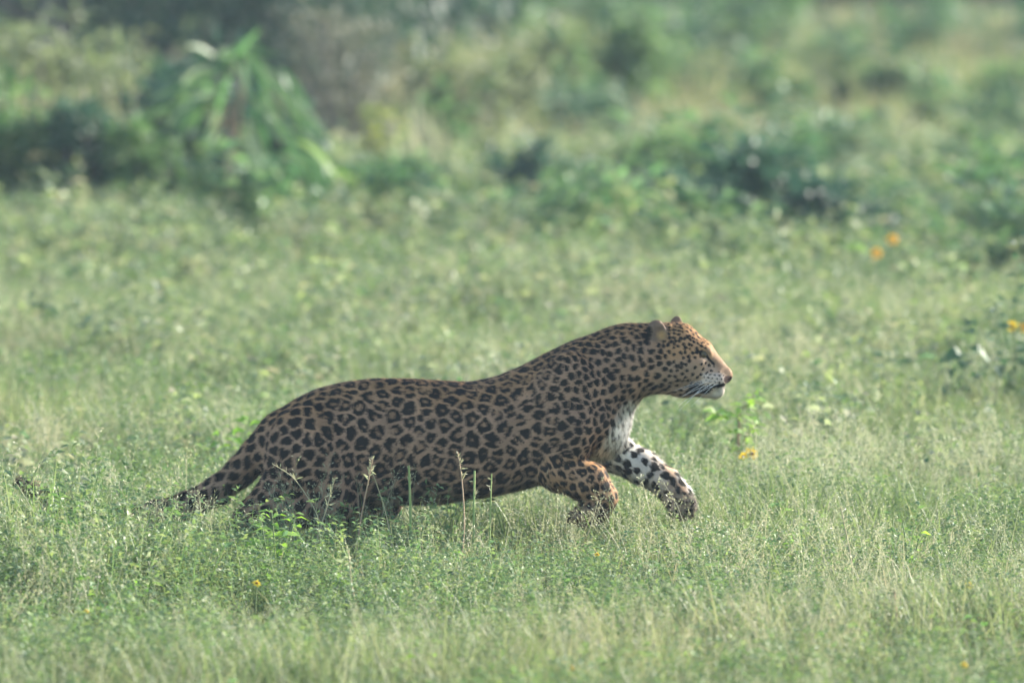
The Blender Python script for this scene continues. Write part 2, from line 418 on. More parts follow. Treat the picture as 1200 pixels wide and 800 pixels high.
def trunk(rows):
    rows = np.array(rows, float)
    xs = (rows[:, 0] - 600) / 400; top = (690 - rows[:, 1]) / 400; bot = (690 - rows[:, 2]) / 400; hw = rows[:, 3]
    lo = np.array([xs[0], -0.18, bot.min()]); hi = np.array([xs[-1], 0.18, top.max()])
    s, X, Y, Z = _box(lo, hi, 0.0)
    x = X[:, 0, 0]
    def smooth(v):
        w = np.interp(x, xs, v); kk = np.ones(9) / 9
        return np.convolve(np.pad(w, 4, mode='edge'), kk, mode='valid')
    T, B, W = smooth(top), smooth(bot), smooth(hw)
    cz = ((T + B) / 2)[:, None, None]; hz = ((T - B) / 2)[:, None, None]; hy = W[:, None, None]
    zz = (Z - cz) / hz
    # ribs are widest a little below the middle, the spine is narrower
    yy = Y / (hy * (1.0 - 0.13 * np.clip(zz, -1, 1)))
    q = (np.abs(yy) ** 2.25 + np.abs(zz) ** 2.25) ** (1 / 2.25)
    _join(s, ((q - 1) * np.minimum(hy, hz) * 0.9).astype(np.float32), 0.0)

trunk([(297, 526, 534, .010), (306, 514, 548, .036), (318, 491, 566, .072), (340, 471, 574, .105), (370, 456, 582, .122), (400, 448.5, 588, .130),
       (440, 443.5, 591, .126), (480, 444, 591, .130), (520, 446.5, 590, .150), (550, 448, 584, .155), (580, 442, 579, .156),
       (610, 430, 573, .155), (640, 414, 566, .150), (670, 399.5, 552, .138), (700, 389.5, 520, .118), (720, 384.5, 492, .104),
       (740, 381, 470, .092), (757, 379.5, 459, .080), (772, 382, 453, .064), (786, 388, 447, .040)])
# rump, thighs, belly tuck, rib cage, shoulder blade and chest
for sgn in (-1, 1):
    ellipsoid(P(362, 534, sgn * .085), (.118, .068, .150), .03, pitch=0.25)
    ellipsoid(P(655, 468, sgn * .114), (.085, .048, .150), .03, pitch=-0.35)
    capsule(P(668, 425, sgn * .085), P(640, 500, sgn * .128), .030, .034, .03)
    capsule(P(690, 450, sgn * .095), P(672, 510, sgn * .118), .034, .044, .03)
    ellipsoid(P(560, 520, sgn * .100), (.17, .055, .13), .06)
for sgn in (-1, 1):                                   # hollow behind the shoulder, fold before the thigh
    capsule(P(612, 470, sgn * .185), P(624, 560, sgn * .180), .022, .022, .05, cut=True)
    capsule(P(424, 490, sgn * .158), P(440, 580, sgn * .160), .020, .022, .05, cut=True)
ellipsoid(P(712, 493, -.012), (.055, .120, .088), .025, yaw=-.30)
capsule(P(733, 420, 0), P(703, 500, .01), .078, .062, .05)
# near foreleg, folded at the wrist with the paw tucked back
chain([P(668, 500, -.105), P(655, 550, -.118), P(690, 562, -.122), P(704, 580, -.122)], [.075, .052, .056, .046], .02, .05)
chain([P(704, 580, -.122), P(699, 593, -.122), P(684, 600, -.122)], [.046, .040, .034], .015)
for q in (-.030, -.010, .010, .030):
    chain([P(690, 595, -.122 + q), P(680, 602 - abs(q) * 40, -.122 + q * 1.2), P(672, 605 - abs(q) * 120, -.122 + q * 1.25)], [.020, .0185, .0145], .006)
# far foreleg, reaching forward with the paw hanging
chain([P(690, 502, .085), P(716, 531, .088), P(752, 549, .085), P(781, 568, .080)], [.075, .056, .048, .042], .02, .05)
chain([P(781, 568, .080), P(794, 584, .078), P(800, 592, .078)], [.042, .042, .040], .015)
for dx, dz, q in ((-10, 9, -.030), (-1, 12, -.012), (8, 9, .012), (12, 2, .030)):
    chain([P(797, 588, .078 + q), P(800 + dx * .7, 592 + dz * .8, .078 + q * 1.15), P(800 + dx, 594 + dz, .078 + q * 1.2)], [.021, .0195, .0150], .006)
# near hind leg driving back, far hind leg tucked forward
chain([P(368, 530, -.085), P(398, 588, -.110), P(330, 598, -.110), P(288, 606, -.105)], [.085, .058, .046, .033], .025, .05)
chain([P(345, 552, -.09), P(300, 592, -.10)], [.070, .036], .03, .05)
chain([P(288, 606, -.105), P(266, 650, -.105), P(252, 676, -.105), P(268, 682, -.105)], [.033, .027, .030, .024], .015)
for q in (-.026, -.009, .009, .026):
    chain([P(258, 678, -.105 + q), P(272, 684, -.105 + q)], [.017, .013], .006)
chain([P(378, 530, .085), P(446, 590, .105), P(404, 640, .100), P(432, 676, .100), P(452, 683, .100)], [.085, .056, .034, .030, .026], .025, .05)
for q in (-.026, -.009, .009, .026):
    chain([P(448, 683, .100 + q), P(461, 686, .100 + q * 1.1)], [.018, .013], .006)
# tail
TAIL = [P(322, 508, 0), P(300, 533, .0), P(283, 551, .005), P(256, 574, .01), P(218, 593, .02), P(178, 603, .03), P(138, 607, .04), P(100, 602, .04), P(68, 590, .035), P(40, 576, .03), P(22, 566, .03)]
chain(TAIL, [.052, .044, .041, .039, .036, .033, .029, .026, .023, .020, .015], .02, .05)
# head
ellipsoid(P(788, 411), (.083, .072, .080), .045)
capsule(P(745, 420), P(785, 418), .078, .066, .04)
capsule(P(797, 403), P(815, 413), .0600, .0480, .02)
capsule(P(822, 418), P(847.5, 438.5), .0440, .0260, .02)
ellipsoid(P(850, 440.5), (.0210, .021, .0205), .010)
for sgn in (-1, 1):
    ellipsoid(P(833, 442.5, sgn * .022), (.046, .030, .034), .014, pitch=-.15)
    ellipsoid(P(800, 427, sgn * .038), (.062, .036, .055), .025)
    capsule(P(808, 402, sgn * .034), P(829, 411.0, sgn * .037), .017, .012, .014)      # brow
    capsule(P(818, 423, sgn * .046), P(800, 425, sgn * .060), .016, .020, .016)          # cheek bone
capsule(P(840, 457.5), P(800, 447), .0235, .036, .016)
capsule(P(800, 448), P(768, 438), .036, .052, .03)
for sgn in (-1, 1):
    capsule(P(852, 451.0, sgn * .012), P(834, 453.0, sgn * .040), .0022, .0035, .006, cut=True)   # mouth line
    capsule(P(834, 454.0, sgn * .043), P(812, 453.0, sgn * .064), .0045, .0050, .006, cut=True)
    ellipsoid(P(824.3, 414.0, sgn * .050), (.014, .0125, .0105), .008, cut=True, pitch=-.35)       # eye socket
    capsule(P(855, 443.5, sgn * .0095), P(851.5, 445, sgn * .016), .0045, .0030, .004, cut=True)   # nostril
# ears: cupped, the near one laid a little back
ellipsoid(P(770.5, 387, -.058), (.027, .0125, .0345), .006, pitch=.22, yaw=.45)
ellipsoid(P(775, 388.5, -.071), (.020, .013, .025), .005, pitch=.22, yaw=.45, cut=True)
ellipsoid(P(793, 386, .060), (.020, .013, .037), .010, pitch=-.15, yaw=-.45)
ellipsoid(P(797, 386, .072), (.015, .013, .022), .008, pitch=-.15, yaw=-.45, cut=True)

def surface_nets(F):
    ins = F < 0
    c = [ins[dx:ins.shape[0] - 1 + dx, dy:ins.shape[1] - 1 + dy, dz:ins.shape[2] - 1 + dz] for dx in (0, 1) for dy in (0, 1) for dz in (0, 1)]
    cnt = sum(x.astype(np.int8) for x in c)
    act = np.argwhere((cnt > 0) & (cnt < 8))
    cid = np.full(cnt.shape, -1, np.int32); cid[tuple(act.T)] = np.arange(len(act))
    off = np.array([(dx, dy, dz) for dx in (0, 1) for dy in (0, 1) for dz in (0, 1)])
    val = np.stack([F[tuple((act + o).T)] for o in off], 1)
    acc = np.zeros((len(act), 3)); n = np.zeros(len(act))
    for i in range(8):
        for j in range(i + 1, 8):
            if np.abs(off[i] - off[j]).sum() != 1: continue
            m = (val[:, i] < 0) != (val[:, j] < 0)
            t = val[m, i] / (val[m, i] - val[m, j])
            acc[m] += off[i] + t[:, None] * (off[j] - off[i]); n[m] += 1
    v = LO + VOX * (act + acc / n[:, None])
    quads = []
    for ax in range(3):
        a, b = (ax + 1) % 3, (ax + 2) % 3
        sl0 = [slice(None)] * 3; sl1 = [slice(None)] * 3
        sl0[ax] = slice(0, -1); sl1[ax] = slice(1, None)
        i0, i1 = ins[tuple(sl0)], ins[tuple(sl1)]
        e = np.argwhere(i0 != i1)
        e = e[(e[:, a] > 0) & (e[:, b] > 0) & (e[:, a] < F.shape[a] - 1) & (e[:, b] < F.shape[b] - 1)]
        fl = i0[tuple(e.T)]
        def cell(da, db):
            q = e.copy(); q[:, a] -= da; q[:, b] -= db; return cid[tuple(q.T)]
        q = np.stack([cell(1, 1), cell(0, 1), cell(0, 0), cell(1, 0)], 1)
        q[~fl] = q[~fl][:, ::-1]
        quads.append(q)
    return v, np.concatenate(quads)

BV, BQ = surface_nets(FLD)
del FLD
# keep the one big body, drop stray specks; then relax the voxel steps
def relax(v, q, times, lam=0.5):
    e = np.concatenate([q[:, [0, 1]], q[:, [1, 2]], q[:, [2, 3]], q[:, [3, 0]]])
    deg = np.bincount(e.ravel(), minlength=len(v))[:, None]
    for _ in range(times):
        for l_ in (lam, -lam * 1.03):
            s = np.stack([np.bincount(e[:, 0], v[e[:, 1], i], len(v)) + np.bincount(e[:, 1], v[e[:, 0], i], len(v)) for i in range(3)], 1)
            v = v + l_ * (s / np.maximum(deg, 1) - v)
    return v
BV = relax(BV, BQ, 4)

def vnormals(v, q):
    fn = np.cross(v[q[:, 2]] - v[q[:, 0]], v[q[:, 3]] - v[q[:, 1]])
    n = np.stack([sum(np.bincount(q[:, k], fn[:, i], len(v)) for k in range(4)) for i in range(3)], 1)
    return unit(n)
BN = vnormals(BV, BQ)

# photograph-unit coordinates of each vertex, for laying out the coat by body region
PXv = BV[:, 0] * 400 + 600; PYv = 690 - BV[:, 2] * 400; Yv = BV[:, 1]

def sstep(a, b, x):
    t = np.clip((x - a) / (b - a), 0, 1); return t * t * (3 - 2 * t)

def wobble(p, f, seed):
    r = np.random.default_rng(seed); o = np.zeros(len(p))
    for i in range(5):
        k = unit(r.normal(size=3)) * f * (0.7 + 0.7 * r.random()); o += np.sin(p @ k * 6.283 + r.random() * 6.283)
    return o / 2.2

TAILP = np.array(TAIL)
def dist_poly(p, poly):
    d = np.full(len(p), 9.0)
    for a, b in zip(poly[:-1], poly[1:]):
        ab = b - a; t = np.clip(((p - a) @ ab) / (ab @ ab), 0, 1)
        d = np.minimum(d, np.linalg.norm(p - a - t[:, None] * ab, axis=1))
    return d
head = sstep(757, 790, PXv) * sstep(478, 468, PYv)
neck = sstep(700, 740, PXv) * (1 - head)
shoulder = sstep(628, 668, PXv) * (1 - head)
fore_far = (Yv > .02) & (PXv > 705) & (PYv > 505)
fore_near = (Yv < -.02) & (PXv > 630) & (PYv > 530)
fore = (fore_far | fore_near)
paw = (fore_near & (PYv > 588)) | (fore_far & (PXv > 790) & (PYv > 578))
hind_low = (PYv > 598) & (PXv < 480)
tail = (PXv < 300) & (dist_poly(BV, TAILP) < .06)
rump = sstep(400, 330, PXv)

spacing = 0.0355 - 0.0064 * rump - 0.0152 * shoulder * sstep(545, 470, PYv) - .010 * shoulder * sstep(470, 545, PYv)
spacing = spacing * (1 - neck) + 0.0190 * neck
spacing = np.where(fore, 0.0265, spacing)
spacing = np.where(paw, 0.017, spacing)
spacing = np.where(hind_low, 0.030, spacing)
spacing = np.where(tail, 0.034, spacing)
spacing = spacing * (1 - head) + head * (0.0140 - 0.0040 * sstep(416, 404, PYv) - .002 * sstep(815, 830, PXv))

def poisson(v, s, seed):
    r = np.random.default_rng(seed); order = r.permutation(len(v)); H = .03; grid = {}; keep = []
    vl = v.tolist(); sl = s.tolist()
    for i in order[:60000]:
        x, y, z = vl[i]; si = sl[i]; R = int(si / H) + 1
        gx, gy, gz = int(x // H), int(y // H), int(z // H); ok = True
        for ax in range(gx - R, gx + R + 1):
            for ay in range(gy - R, gy + R + 1):
                for az in range(gz - R, gz + R + 1):
                    for (j, X, Y, Z) in grid.get((ax, ay, az), ()):
                        if (X - x) ** 2 + (Y - y) ** 2 + (Z - z) ** 2 < (0.5 * (si + sl[j])) ** 2: ok = False; break
                    if not ok: break
                if not ok: break
            if not ok: break
        if ok:
            grid.setdefault((gx, gy, gz), []).append((i, x, y, z)); keep.append(i)
    return np.array(keep)

# coat space: stretched so that marks lengthen along the neck and back a little
jit = np.stack([wobble(BV, 22, 5 + i) for i in range(3)], 1) * 0.0032 + np.stack([wobble(BV, 60, 15 + i) for i in range(3)], 1) * 0.0018
jit *= (1 - 0.65 * head)[:, None]
SEED = poisson(BV, spacing, 4)
def tree_of(ix):
    k_ = KDTree(len(ix))
    for n_, i in enumerate(ix): k_.insert(BV[i], n_)
    k_.balance(); return k_
ALL = KDTree(len(BV))
for n_, p_ in enumerate(BV): ALL.insert(p_, n_)
ALL.balance()
for _ in range(3):                                   # even the marks out
    k_ = tree_of(SEED); own = np.array([k_.find(p_)[1] for p_ in BV.tolist()])
    cnt_ = np.maximum(np.bincount(own, minlength=len(SEED)), 1)
    cen = np.stack([np.bincount(own, BV[:, i], len(SEED)) for i in range(3)], 1) / cnt_[:, None]
    SEED = np.unique([ALL.find(c_)[1] for c_ in BV[SEED] * .4 + cen * .6])
kd = KDTree(len(SEED))
for n_, i in enumerate(SEED): kd.insert(BV[i], n_)
kd.balance()
F1 = np.zeros(len(BV)); F2 = np.zeros(len(BV)); I1 = np.zeros(len(BV), int)
BJ = BV + jit
for i, p in enumerate(BJ.tolist()):
    a, b = kd.find_n(p, 2)
    F1[i] = a[2]; F2[i] = b[2]; I1[i] = a[1]
sp = spacing[SEED][I1]
e = (F2 - F1) / sp
cr = np.random.default_rng(8).random((len(SEED), 4))[I1]
to = BJ - BV[SEED][I1]
ang = np.arctan2(to[:, 2], to[:, 0] + .6 * to[:, 1])
# rosettes: a ring round a browner centre, broken by one to three gaps; solid spots elsewhere
ringy = np.clip(sstep(.018, .0265, sp) * sstep(590, 560, PYv) * (1 - .5 * rump), 0, 1) * (1 - tail)
ring_e = e - 0.33 - .10 * (cr[:, 0] - .4)
hole = F1 / sp - (0.05 + 0.20 * cr[:, 1]) * ringy - 0.02 + (1 - ringy) * .2
gaps = 0.62 - np.abs(np.sin((1 + np.round(cr[:, 2] * 1.4)) * (ang * .5 + cr[:, 3] * 6.283))) * .9
# each rosette is three to five blotches set round its centre, some of them run together
rb = np.random.default_rng(19); BP = []; BR = []
for i in SEED:
    s_ = spacing[i]; n_ = BN[i]; u_ = unit(np.cross(n_, [.1, .3, .95])); w_ = np.cross(n_, u_); m_ = rb.integers(3, 6); a0 = rb.random() * 6.283
    for k_ in range(m_):
        a_ = a0 + (k_ + rb.normal(0, .16)) * 6.283 / m_; q_ = s_ * rb.uniform(.30, .42)
        BP.append(BV[i] + u_ * math.cos(a_) * q_ * 1.12 + w_ * math.sin(a_) * q_); BR.append(s_ * rb.uniform(.19, .29) * (1.12 if m_ == 3 else .95))
BR = np.array(BR); kb = KDTree(len(BP))
for n_, p_ in enumerate(BP): kb.insert(p_, n_)
kb.balance()
blot = np.full(len(BV), -1.0)
for i in np.flatnonzero(ringy > .02):
    vals = [BR[j] - d_ for (_, j, d_) in kb.find_n(BJ[i], 4)]
    mx = max(vals); blot[i] = mx + .0035 * math.log(sum(math.exp((x_ - mx) / .0035) for x_ in vals))
gap_ = np.where(cr[:, 2] > .55, .93 - np.abs(np.sin(ang * .5 * (1 + (cr[:, 2] > .7)) + cr[:, 3] * 6.283)), 1.0)
ros = np.minimum(np.minimum(np.maximum(e - .225 - .07 * (cr[:, 0] - .5), (blot / sp) * .3 - .08), hole * 1.4), gap_ * .9 + .02)
solid = 0.40 + .12 * (cr[:, 0] - .5) - F1 / sp
solid_e = np.minimum(e - .225, .60 - F1 / sp)
spot = ros * ringy + solid_e * (1 - ringy)
dots = 0.445 + .09 * head * sstep(416, 404, PYv) + .12 * (cr[:, 0] - .5) - F1 / sp
# chest, face and inner forelegs carry separate dots on pale fur
chest = sstep(.45, .85, BN[:, 0]) * sstep(728, 737, PXv + (PYv - 470) * .58) * sstep(466, 474, PYv) * (~fore_near)
chest = np.maximum(chest, sstep(728, 737, PXv + (PYv - 470) * .58) * sstep(464, 472, PYv) * (~fore_far) * (~fore_near) * sstep(-.125, -.10, Yv))
open_ = np.clip(np.maximum(head, np.maximum(chest, neck * .25)), 0, 1)
spot = spot * (1 - open_) + dots * open_
spot = spot - .07 * chest
spot = np.where(fore_far, .49 + .12 * (cr[:, 0] - .5) - F1 / sp, spot)
spot += .035 * wobble(BV, 120, 77)
tip = sstep(110, 40, PXv)
spot = np.where(tail & (PXv < 110), spot + .1 * tip, spot)
# plain parts: bridge of the nose, muzzle tip, chin, ear, eye rims
def near(px, py, r, soft=4): return sstep(r + soft, r - soft, np.hypot(PXv - px, PYv - py))
def seg(ax_, ay_, bx_, by_):
    a = np.array([ax_, ay_]); b = np.array([bx_, by_]); ab = b - a; p = np.stack([PXv, PYv], 1)
    t = np.clip(((p - a) @ ab) / (ab @ ab), 0, 1); return np.linalg.norm(p - a - t[:, None] * ab, axis=1)
bridge = sstep(12, 6, seg(836, 413, 857, 435)) * head
chin = head * sstep(830, 841, PXv + (PYv - 458) * .6) * sstep(450, 454, PYv)
earv = np.maximum(sstep(17, 13, np.hypot((PXv - 771) * 1.25, PYv - 386)) * (Yv < -.035), sstep(16, 12, np.hypot(PXv - 793, PYv - 379)) * (Yv > .035)) * sstep(402, 396, PYv)
spot = spot - .5 * bridge - .6 * chin - .5 * earv
# whisker-pad rows: four lines of small dots
wp = head * sstep(820, 826, PXv) * sstep(434, 438, PYv) * (1 - chin) * sstep(855, 848, PXv)
rowd = np.abs(((PYv - 436 - (PXv - 836) * .12) / 4.0) % 1 - .5) * 4.0
cold = np.abs(((PXv - 820) / 5.2 + np.floor((PYv - 436 - (PXv - 836) * .12) / 4.0) * .5) % 1 - .5) * 5.2
spot = spot * (1 - wp) + wp * (.15 - np.hypot(rowd, cold) * .11)
# dark features: eye rim, tear line, brow line, lips, ear base, lower lip with painted shadow to the corner of the jaw
def dark(d, w): return (w - d) * .12
feat = np.full(len(BV), -1.0)
feat = np.maximum(feat, dark(np.hypot((PXv - 824.5) * .75, PYv - 414.3), 3.3))
feat = np.maximum(feat, dark(seg(818, 410.0, 828, 415.5), 1.6))
feat = np.maximum(feat, dark(seg(828.5, 417, 837, 426), 1.5))
feat = np.maximum(feat, dark(seg(849, 450.0, 832, 452.5), 2.0))
feat = np.maximum(feat, dark(seg(833, 457.0, 812, 453.0), 5.0) * (1 - chin) - chin)  # dark lower lip, with the shadow below the mouth painted in
feat = np.maximum(feat, dark(seg(762, 384, 760, 396), 3.2) * (Yv < -.03) - (Yv >= -.03))
feat = np.where((head > .05) | (PXv > 750), feat, -1)
spot = np.maximum(spot, feat * 1.0)
nose = sstep(6.5, 5.0, np.hypot((PXv - 853.5), (PYv - 444.0) * 1.15)) * head * sstep(847, 849.5, PXv) * sstep(437.5, 440, PYv)
nose = nose * sstep(450.5, 448.5, PYv)

# ground colour of the fur
tan = np.array([.41, .258, .168]); ochre = np.array([.46, .25, .10]); cream = np.array([.45, .335, .25]); white = np.array([.86, .84, .81]); brown = np.array([.23, .125, .06])
def over(c, w, col): return c * (1 - w[:, None]) + np.asarray(col) * w[:, None]
coat = np.tile(tan, (len(BV), 1))
coat = over(coat, sstep(.25, .85, BN[:, 2]) * .75, ochre)
coat = over(coat, sstep(-.35, -.85, BN[:, 2]) * .8, cream)
inner = ringy * sstep(.30, .16, F1 / sp) * sstep(.5, .1, neck)
coat = over(coat, inner * .55, brown)
coat = over(coat, head * sstep(428, 412, PYv) * .6, ochre)
coat = over(coat, head * sstep(417, 430, PYv) * .5, cream)
coat = over(coat, near(829, 421, 7) * .55 * (head > .3), cream)
coat = over(coat, wp * .28, white)
coat = over(coat, bridge * .85, (.25, .158, .092))
coat = over(coat, chin * .85, (.66, .62, .56))
coat = over(coat, chest, white)
coat = over(coat, np.where(fore_far, sstep(800, 740, PXv) * .78 + .10, 0), (.68, .66, .62))
coat = over(coat, np.where(fore_near, .25, 0), ochre)
coat = over(coat, paw * .8, (.20, .15, .10))
coat = over(coat, tail * sstep(300, 250, PXv) * .35, cream)
coat = over(coat, earv * .9, (.185, .13, .095))
coat = over(coat, earv * near(776, 392, 5, 4) * .9, (.55, .34, .14))
coat = over(coat, nose, (.035, .017, .016))
spot = spot - nose * .8
coat *= (1 + .10 * wobble(BV, 9, 31) + .05 * wobble(BV, 45, 33))[:, None]
coat = np.clip(coat, .01, .85)
coat4 = np.concatenate([coat, np.ones((len(BV), 1))], 1)

def coat_material(name, strand):
    N = Nodes(name)
    a = N.n('Attribute', attribute_name='coat'); s = N.n('Attribute', attribute_name='spot')
    gm = N.n('NewGeometry')
    no = N.n('TexNoise'); no.inputs['Scale'].default_value = 160; no.inputs['Detail'].default_value = 3
    tc = N.n('TexCoord'); N.l(tc.outputs['Object'], no.inputs['Vector'])
    t = N.math('ADD', s.outputs['Fac'], N.math('MULTIPLY', N.math('SUBTRACT', no.outputs['Fac'], .5), .16))
    k = N.n('MapRange', interpolation_type='SMOOTHSTEP')
    k.inputs['From Min'].default_value = -.022; k.inputs['From Max'].default_value = .03
    N.l(t, k.inputs['Value'])
    f2 = N.n('TexNoise'); f2.inputs['Scale'].default_value = 420; f2.inputs['Detail'].default_value = 2
    mp = N.n('Mapping'); mp.inputs['Scale'].default_value = (.25, 1, 1)
    N.l(tc.outputs['Object'], mp.inputs['Vector']); N.l(mp.outputs[0], f2.inputs['Vector'])
    var = N.ramp(f2.outputs['Fac'], [(.3, (.86, .86, .86)), (.7, (1.12, 1.12, 1.12))])
    mul = N.n('Mix', data_type='RGBA', blend_type='MULTIPLY'); mul.inputs[0].default_value = 1
    N.l(a.outputs['Color'], mul.inputs[6]); N.l(var, mul.inputs[7])
    c = N.mix(k.outputs[0], mul.outputs[2], (.013, .010, .009))
    b = N.n('BsdfPrincipled'); N.l(c, b.inputs['Base Color'])
    b.inputs['Roughness'].default_value = .75
    b.inputs['Specular IOR Level'].default_value = .12
    if not strand:
        N.l(b.outputs[0], N.out.inputs[0])
    else:
        tr = N.n('BsdfTranslucent'); N.l(c, tr.inputs['Color'])
        ms = N.n('MixShader'); ms.inputs[0].default_value = .25
        N.l(b.outputs[0], ms.inputs[1]); N.l(tr.outputs[0], ms.inputs[2]); N.l(ms.outputs[0], N.out.inputs[0])
    return N.m

leopard = empty('leopard', (0, 0, 0))
tag(leopard, 'spotted tan leopard charging to the right through the grass', 'leopard')
body_me = mesh_np('leopard_body', BV, [BQ], coat_material('leopard_coat', False), True, {'coat': coat4, 'spot': spot})
body = link('body', body_me, leopard)

# short fur, laid back along the body
FLOW = np.zeros_like(BV); FLOW[:, 0] = -1
FLOW[fore_near] = P(704, 580) - P(668, 540); FLOW[fore_near & (PYv > 580)] = P(672, 604) - P(704, 588)
FLOW[fore_far] = P(795, 590) - P(725, 535)
FLOW[(PXv < 420) & (PYv > 560) & ~tail] = P(290, 605) - P(380, 560)
FLOW[(PXv < 300) & tail] = P(200, 595) - P(300, 535)
FLOW[chest > .3] = (-.2, 0, -1)
lower = sstep(470, 560, PYv) * (~fore)
FLOW[:, 2] -= .45 * lower * (PXv > 330)
FLOW = unit(unit(FLOW) + .15 * np.stack([wobble(BV, 7, 50 + i) for i in range(3)], 1))
LEN = .0115 + .008 * chest - .0035 * head - .003 * fore + .010 * sstep(-.4, -.9, BN[:, 2]) - .004 * earv * 0 + .003 * tail
LEN = np.where(nose > .1, 0.0012, LEN)
LEN = LEN * (1 - .75 * np.clip(near(824.5, 414.3, 6) * head + bridge * .5, 0, 1))
def make_fur(n):
    r = np.random.default_rng(5)
    q = BQ; c = (BV[q[:, 0]] + BV[q[:, 2]]) / 2
    ar = np.linalg.norm(np.cross(BV[q[:, 2]] - BV[q[:, 0]], BV[q[:, 3]] - BV[q[:, 1]]), axis=1)
    ar = ar * np.where(c[:, 2] > .05, 1, .2)
    f = np.searchsorted(np.cumsum(ar) / ar.sum(), r.random(n)); f = np.minimum(f, len(q) - 1)
    u, w = r.random((2, n)); wt = np.stack([(1 - u) * (1 - w), u * (1 - w), u * w, (1 - u) * w], 1)
    def smp(a): return (a[q[f]] * (wt[..., None] if a.ndim == 2 else wt)).sum(1)
    p = smp(BV); nn = unit(smp(BN)); fl = smp(FLOW); L = smp(LEN) * r.uniform(.7, 1.25, n)
    t = unit(fl - nn * (fl * nn).sum(1, keepdims=True) + .16 * r.normal(size=(n, 3)))
    t = unit(t - nn * (t * nn).sum(1, keepdims=True))
    side = np.cross(nn, t)
    lift = np.where(r.random(n) < .14, r.uniform(.5, 1.3, n), r.uniform(.10, .42, n))[:, None]
    d = unit(t + nn * lift); wd = (.00045 + L * .016)[:, None]
    b0 = p - nn * .0012 - side * wd; b1 = p - nn * .0012 + side * wd; tp = p + d * L[:, None]
    v = np.stack([b1, b0, tp], 1).reshape(-1, 3)
    me = mesh_np('leopard_fur', v, [np.arange(3 * n).reshape(-1, 3)], coat_material('leopard_fur', True), True,
                 {'coat': np.repeat(np.clip(smp(coat4) * r.uniform(.90, 1.10, (n, 1)), 0, .9), 3, 0), 'spot': np.repeat(smp(spot), 3)})
    me.normals_split_custom_set_from_vertices(np.repeat(unit(nn + .25 * d), 3, 0).astype(np.float32))
    return me
fur = link('fur', make_fur(600000), leopard); fur['kind'] = 'stuff'

def sphere_mesh(name, r, mat, nu=16, nv=10, sx=1, sy=1, sz=1):
    v = [(0, 0, 1)]
    for i in range(1, nv):
        for j in range(nu):
            a, b = math.pi * i / nv, 2 * math.pi * j / nu; v.append((math.sin(a) * math.cos(b), math.sin(a) * math.sin(b), math.cos(a)))
    v.append((0, 0, -1)); v = np.array(v) * r * np.array([sx, sy, sz])
    t = [(0, 1 + j, 1 + (j + 1) % nu) for j in range(nu)] + [(len(v) - 1, 1 + (nv - 2) * nu + (j + 1) % nu, 1 + (nv - 2) * nu + j) for j in range(nu)]
    q = [(1 + i * nu + j, 1 + (i + 1) * nu + j, 1 + (i + 1) * nu + (j + 1) % nu, 1 + i * nu + (j + 1) % nu) for i in range(nv - 2) for j in range(nu)]
    return mesh_np(name, v, [t, q], mat, True)

def eye_material():
    N = Nodes('leopard_eye'); tc = N.n('TexCoord'); sx = N.n('SeparateXYZ'); N.l(tc.outputs['Object'], sx.inputs[0])
    # the iris faces outwards and forwards (the object's own +X)
    c = N.ramp(sx.outputs[0], [(.0, (.03, .025, .02)), (.0060, (.08, .06, .03)), (.0082, (.10, .08, .035)), (.0090, (.006, .006, .006))])
    b = N.n('BsdfPrincipled'); N.l(c, b.inputs['Base Color']); b.inputs['Roughness'].default_value = .22; b.inputs['Specular IOR Level'].default_value = .25
    N.l(b.outputs[0], N.out.inputs[0]); return N.m
em = sphere_mesh('eyeball', .0112, eye_material())
for sgn in (-1, 1):
    eo = link('eye', em, leopard, P(824.4, 414.2, sgn * .0415)); eo.rotation_euler = (0, 0, sgn * .95)
def plain(name, col, rough=.5, spec=.3):
    N = Nodes(name); b = N.n('BsdfPrincipled'); b.inputs['Base Color'].default_value = col + (1,)
    b.inputs['Roughness'].default_value = rough; b.inputs['Specular IOR Level'].default_value = spec
    N.l(b.outputs[0], N.out.inputs[0]); return N.m

wmat = plain('whisker_white', (.85, .84, .8), .4)
wr = np.random.default_rng(3)
for sgn in (-1, 1):
    for i in range(10):
        px = 842 - (i % 5) * 4.2; py = 444 + (i // 5) * 4.5 + (i % 5) * .4
        L = (26 + 20 * wr.random()) / 400; dx, dz = -.62 - .25 * wr.random(), -.30 + .42 * (i % 3) * .5 - .35 * (i // 5)
        t = np.linspace(0, 1, 7)[:, None]; p0 = P(px, py, sgn * .047)
        d = unit(np.array([[dx, sgn * .55, dz]])); pts = p0 + d * L * t + np.array([[-.012, 0, -.014]]) * t ** 2
        v, q = tube(pts, np.linspace(.0005, .0002, 7), 4)
        link('whisker', mesh_np('whisker', v, [q], wmat, True), leopard)
# ------------------------------------------------------------------ plants that stand by themselves
def at(px, py):
    """ground point that a photograph row and column look at"""
    d = 30.0 * 1000 / (py + 310)
    x = (px - 600) / 12000 * d; y = d - CAM_D
    return np.array([x, y, float(ground_z(x, y))]), 12000 / d

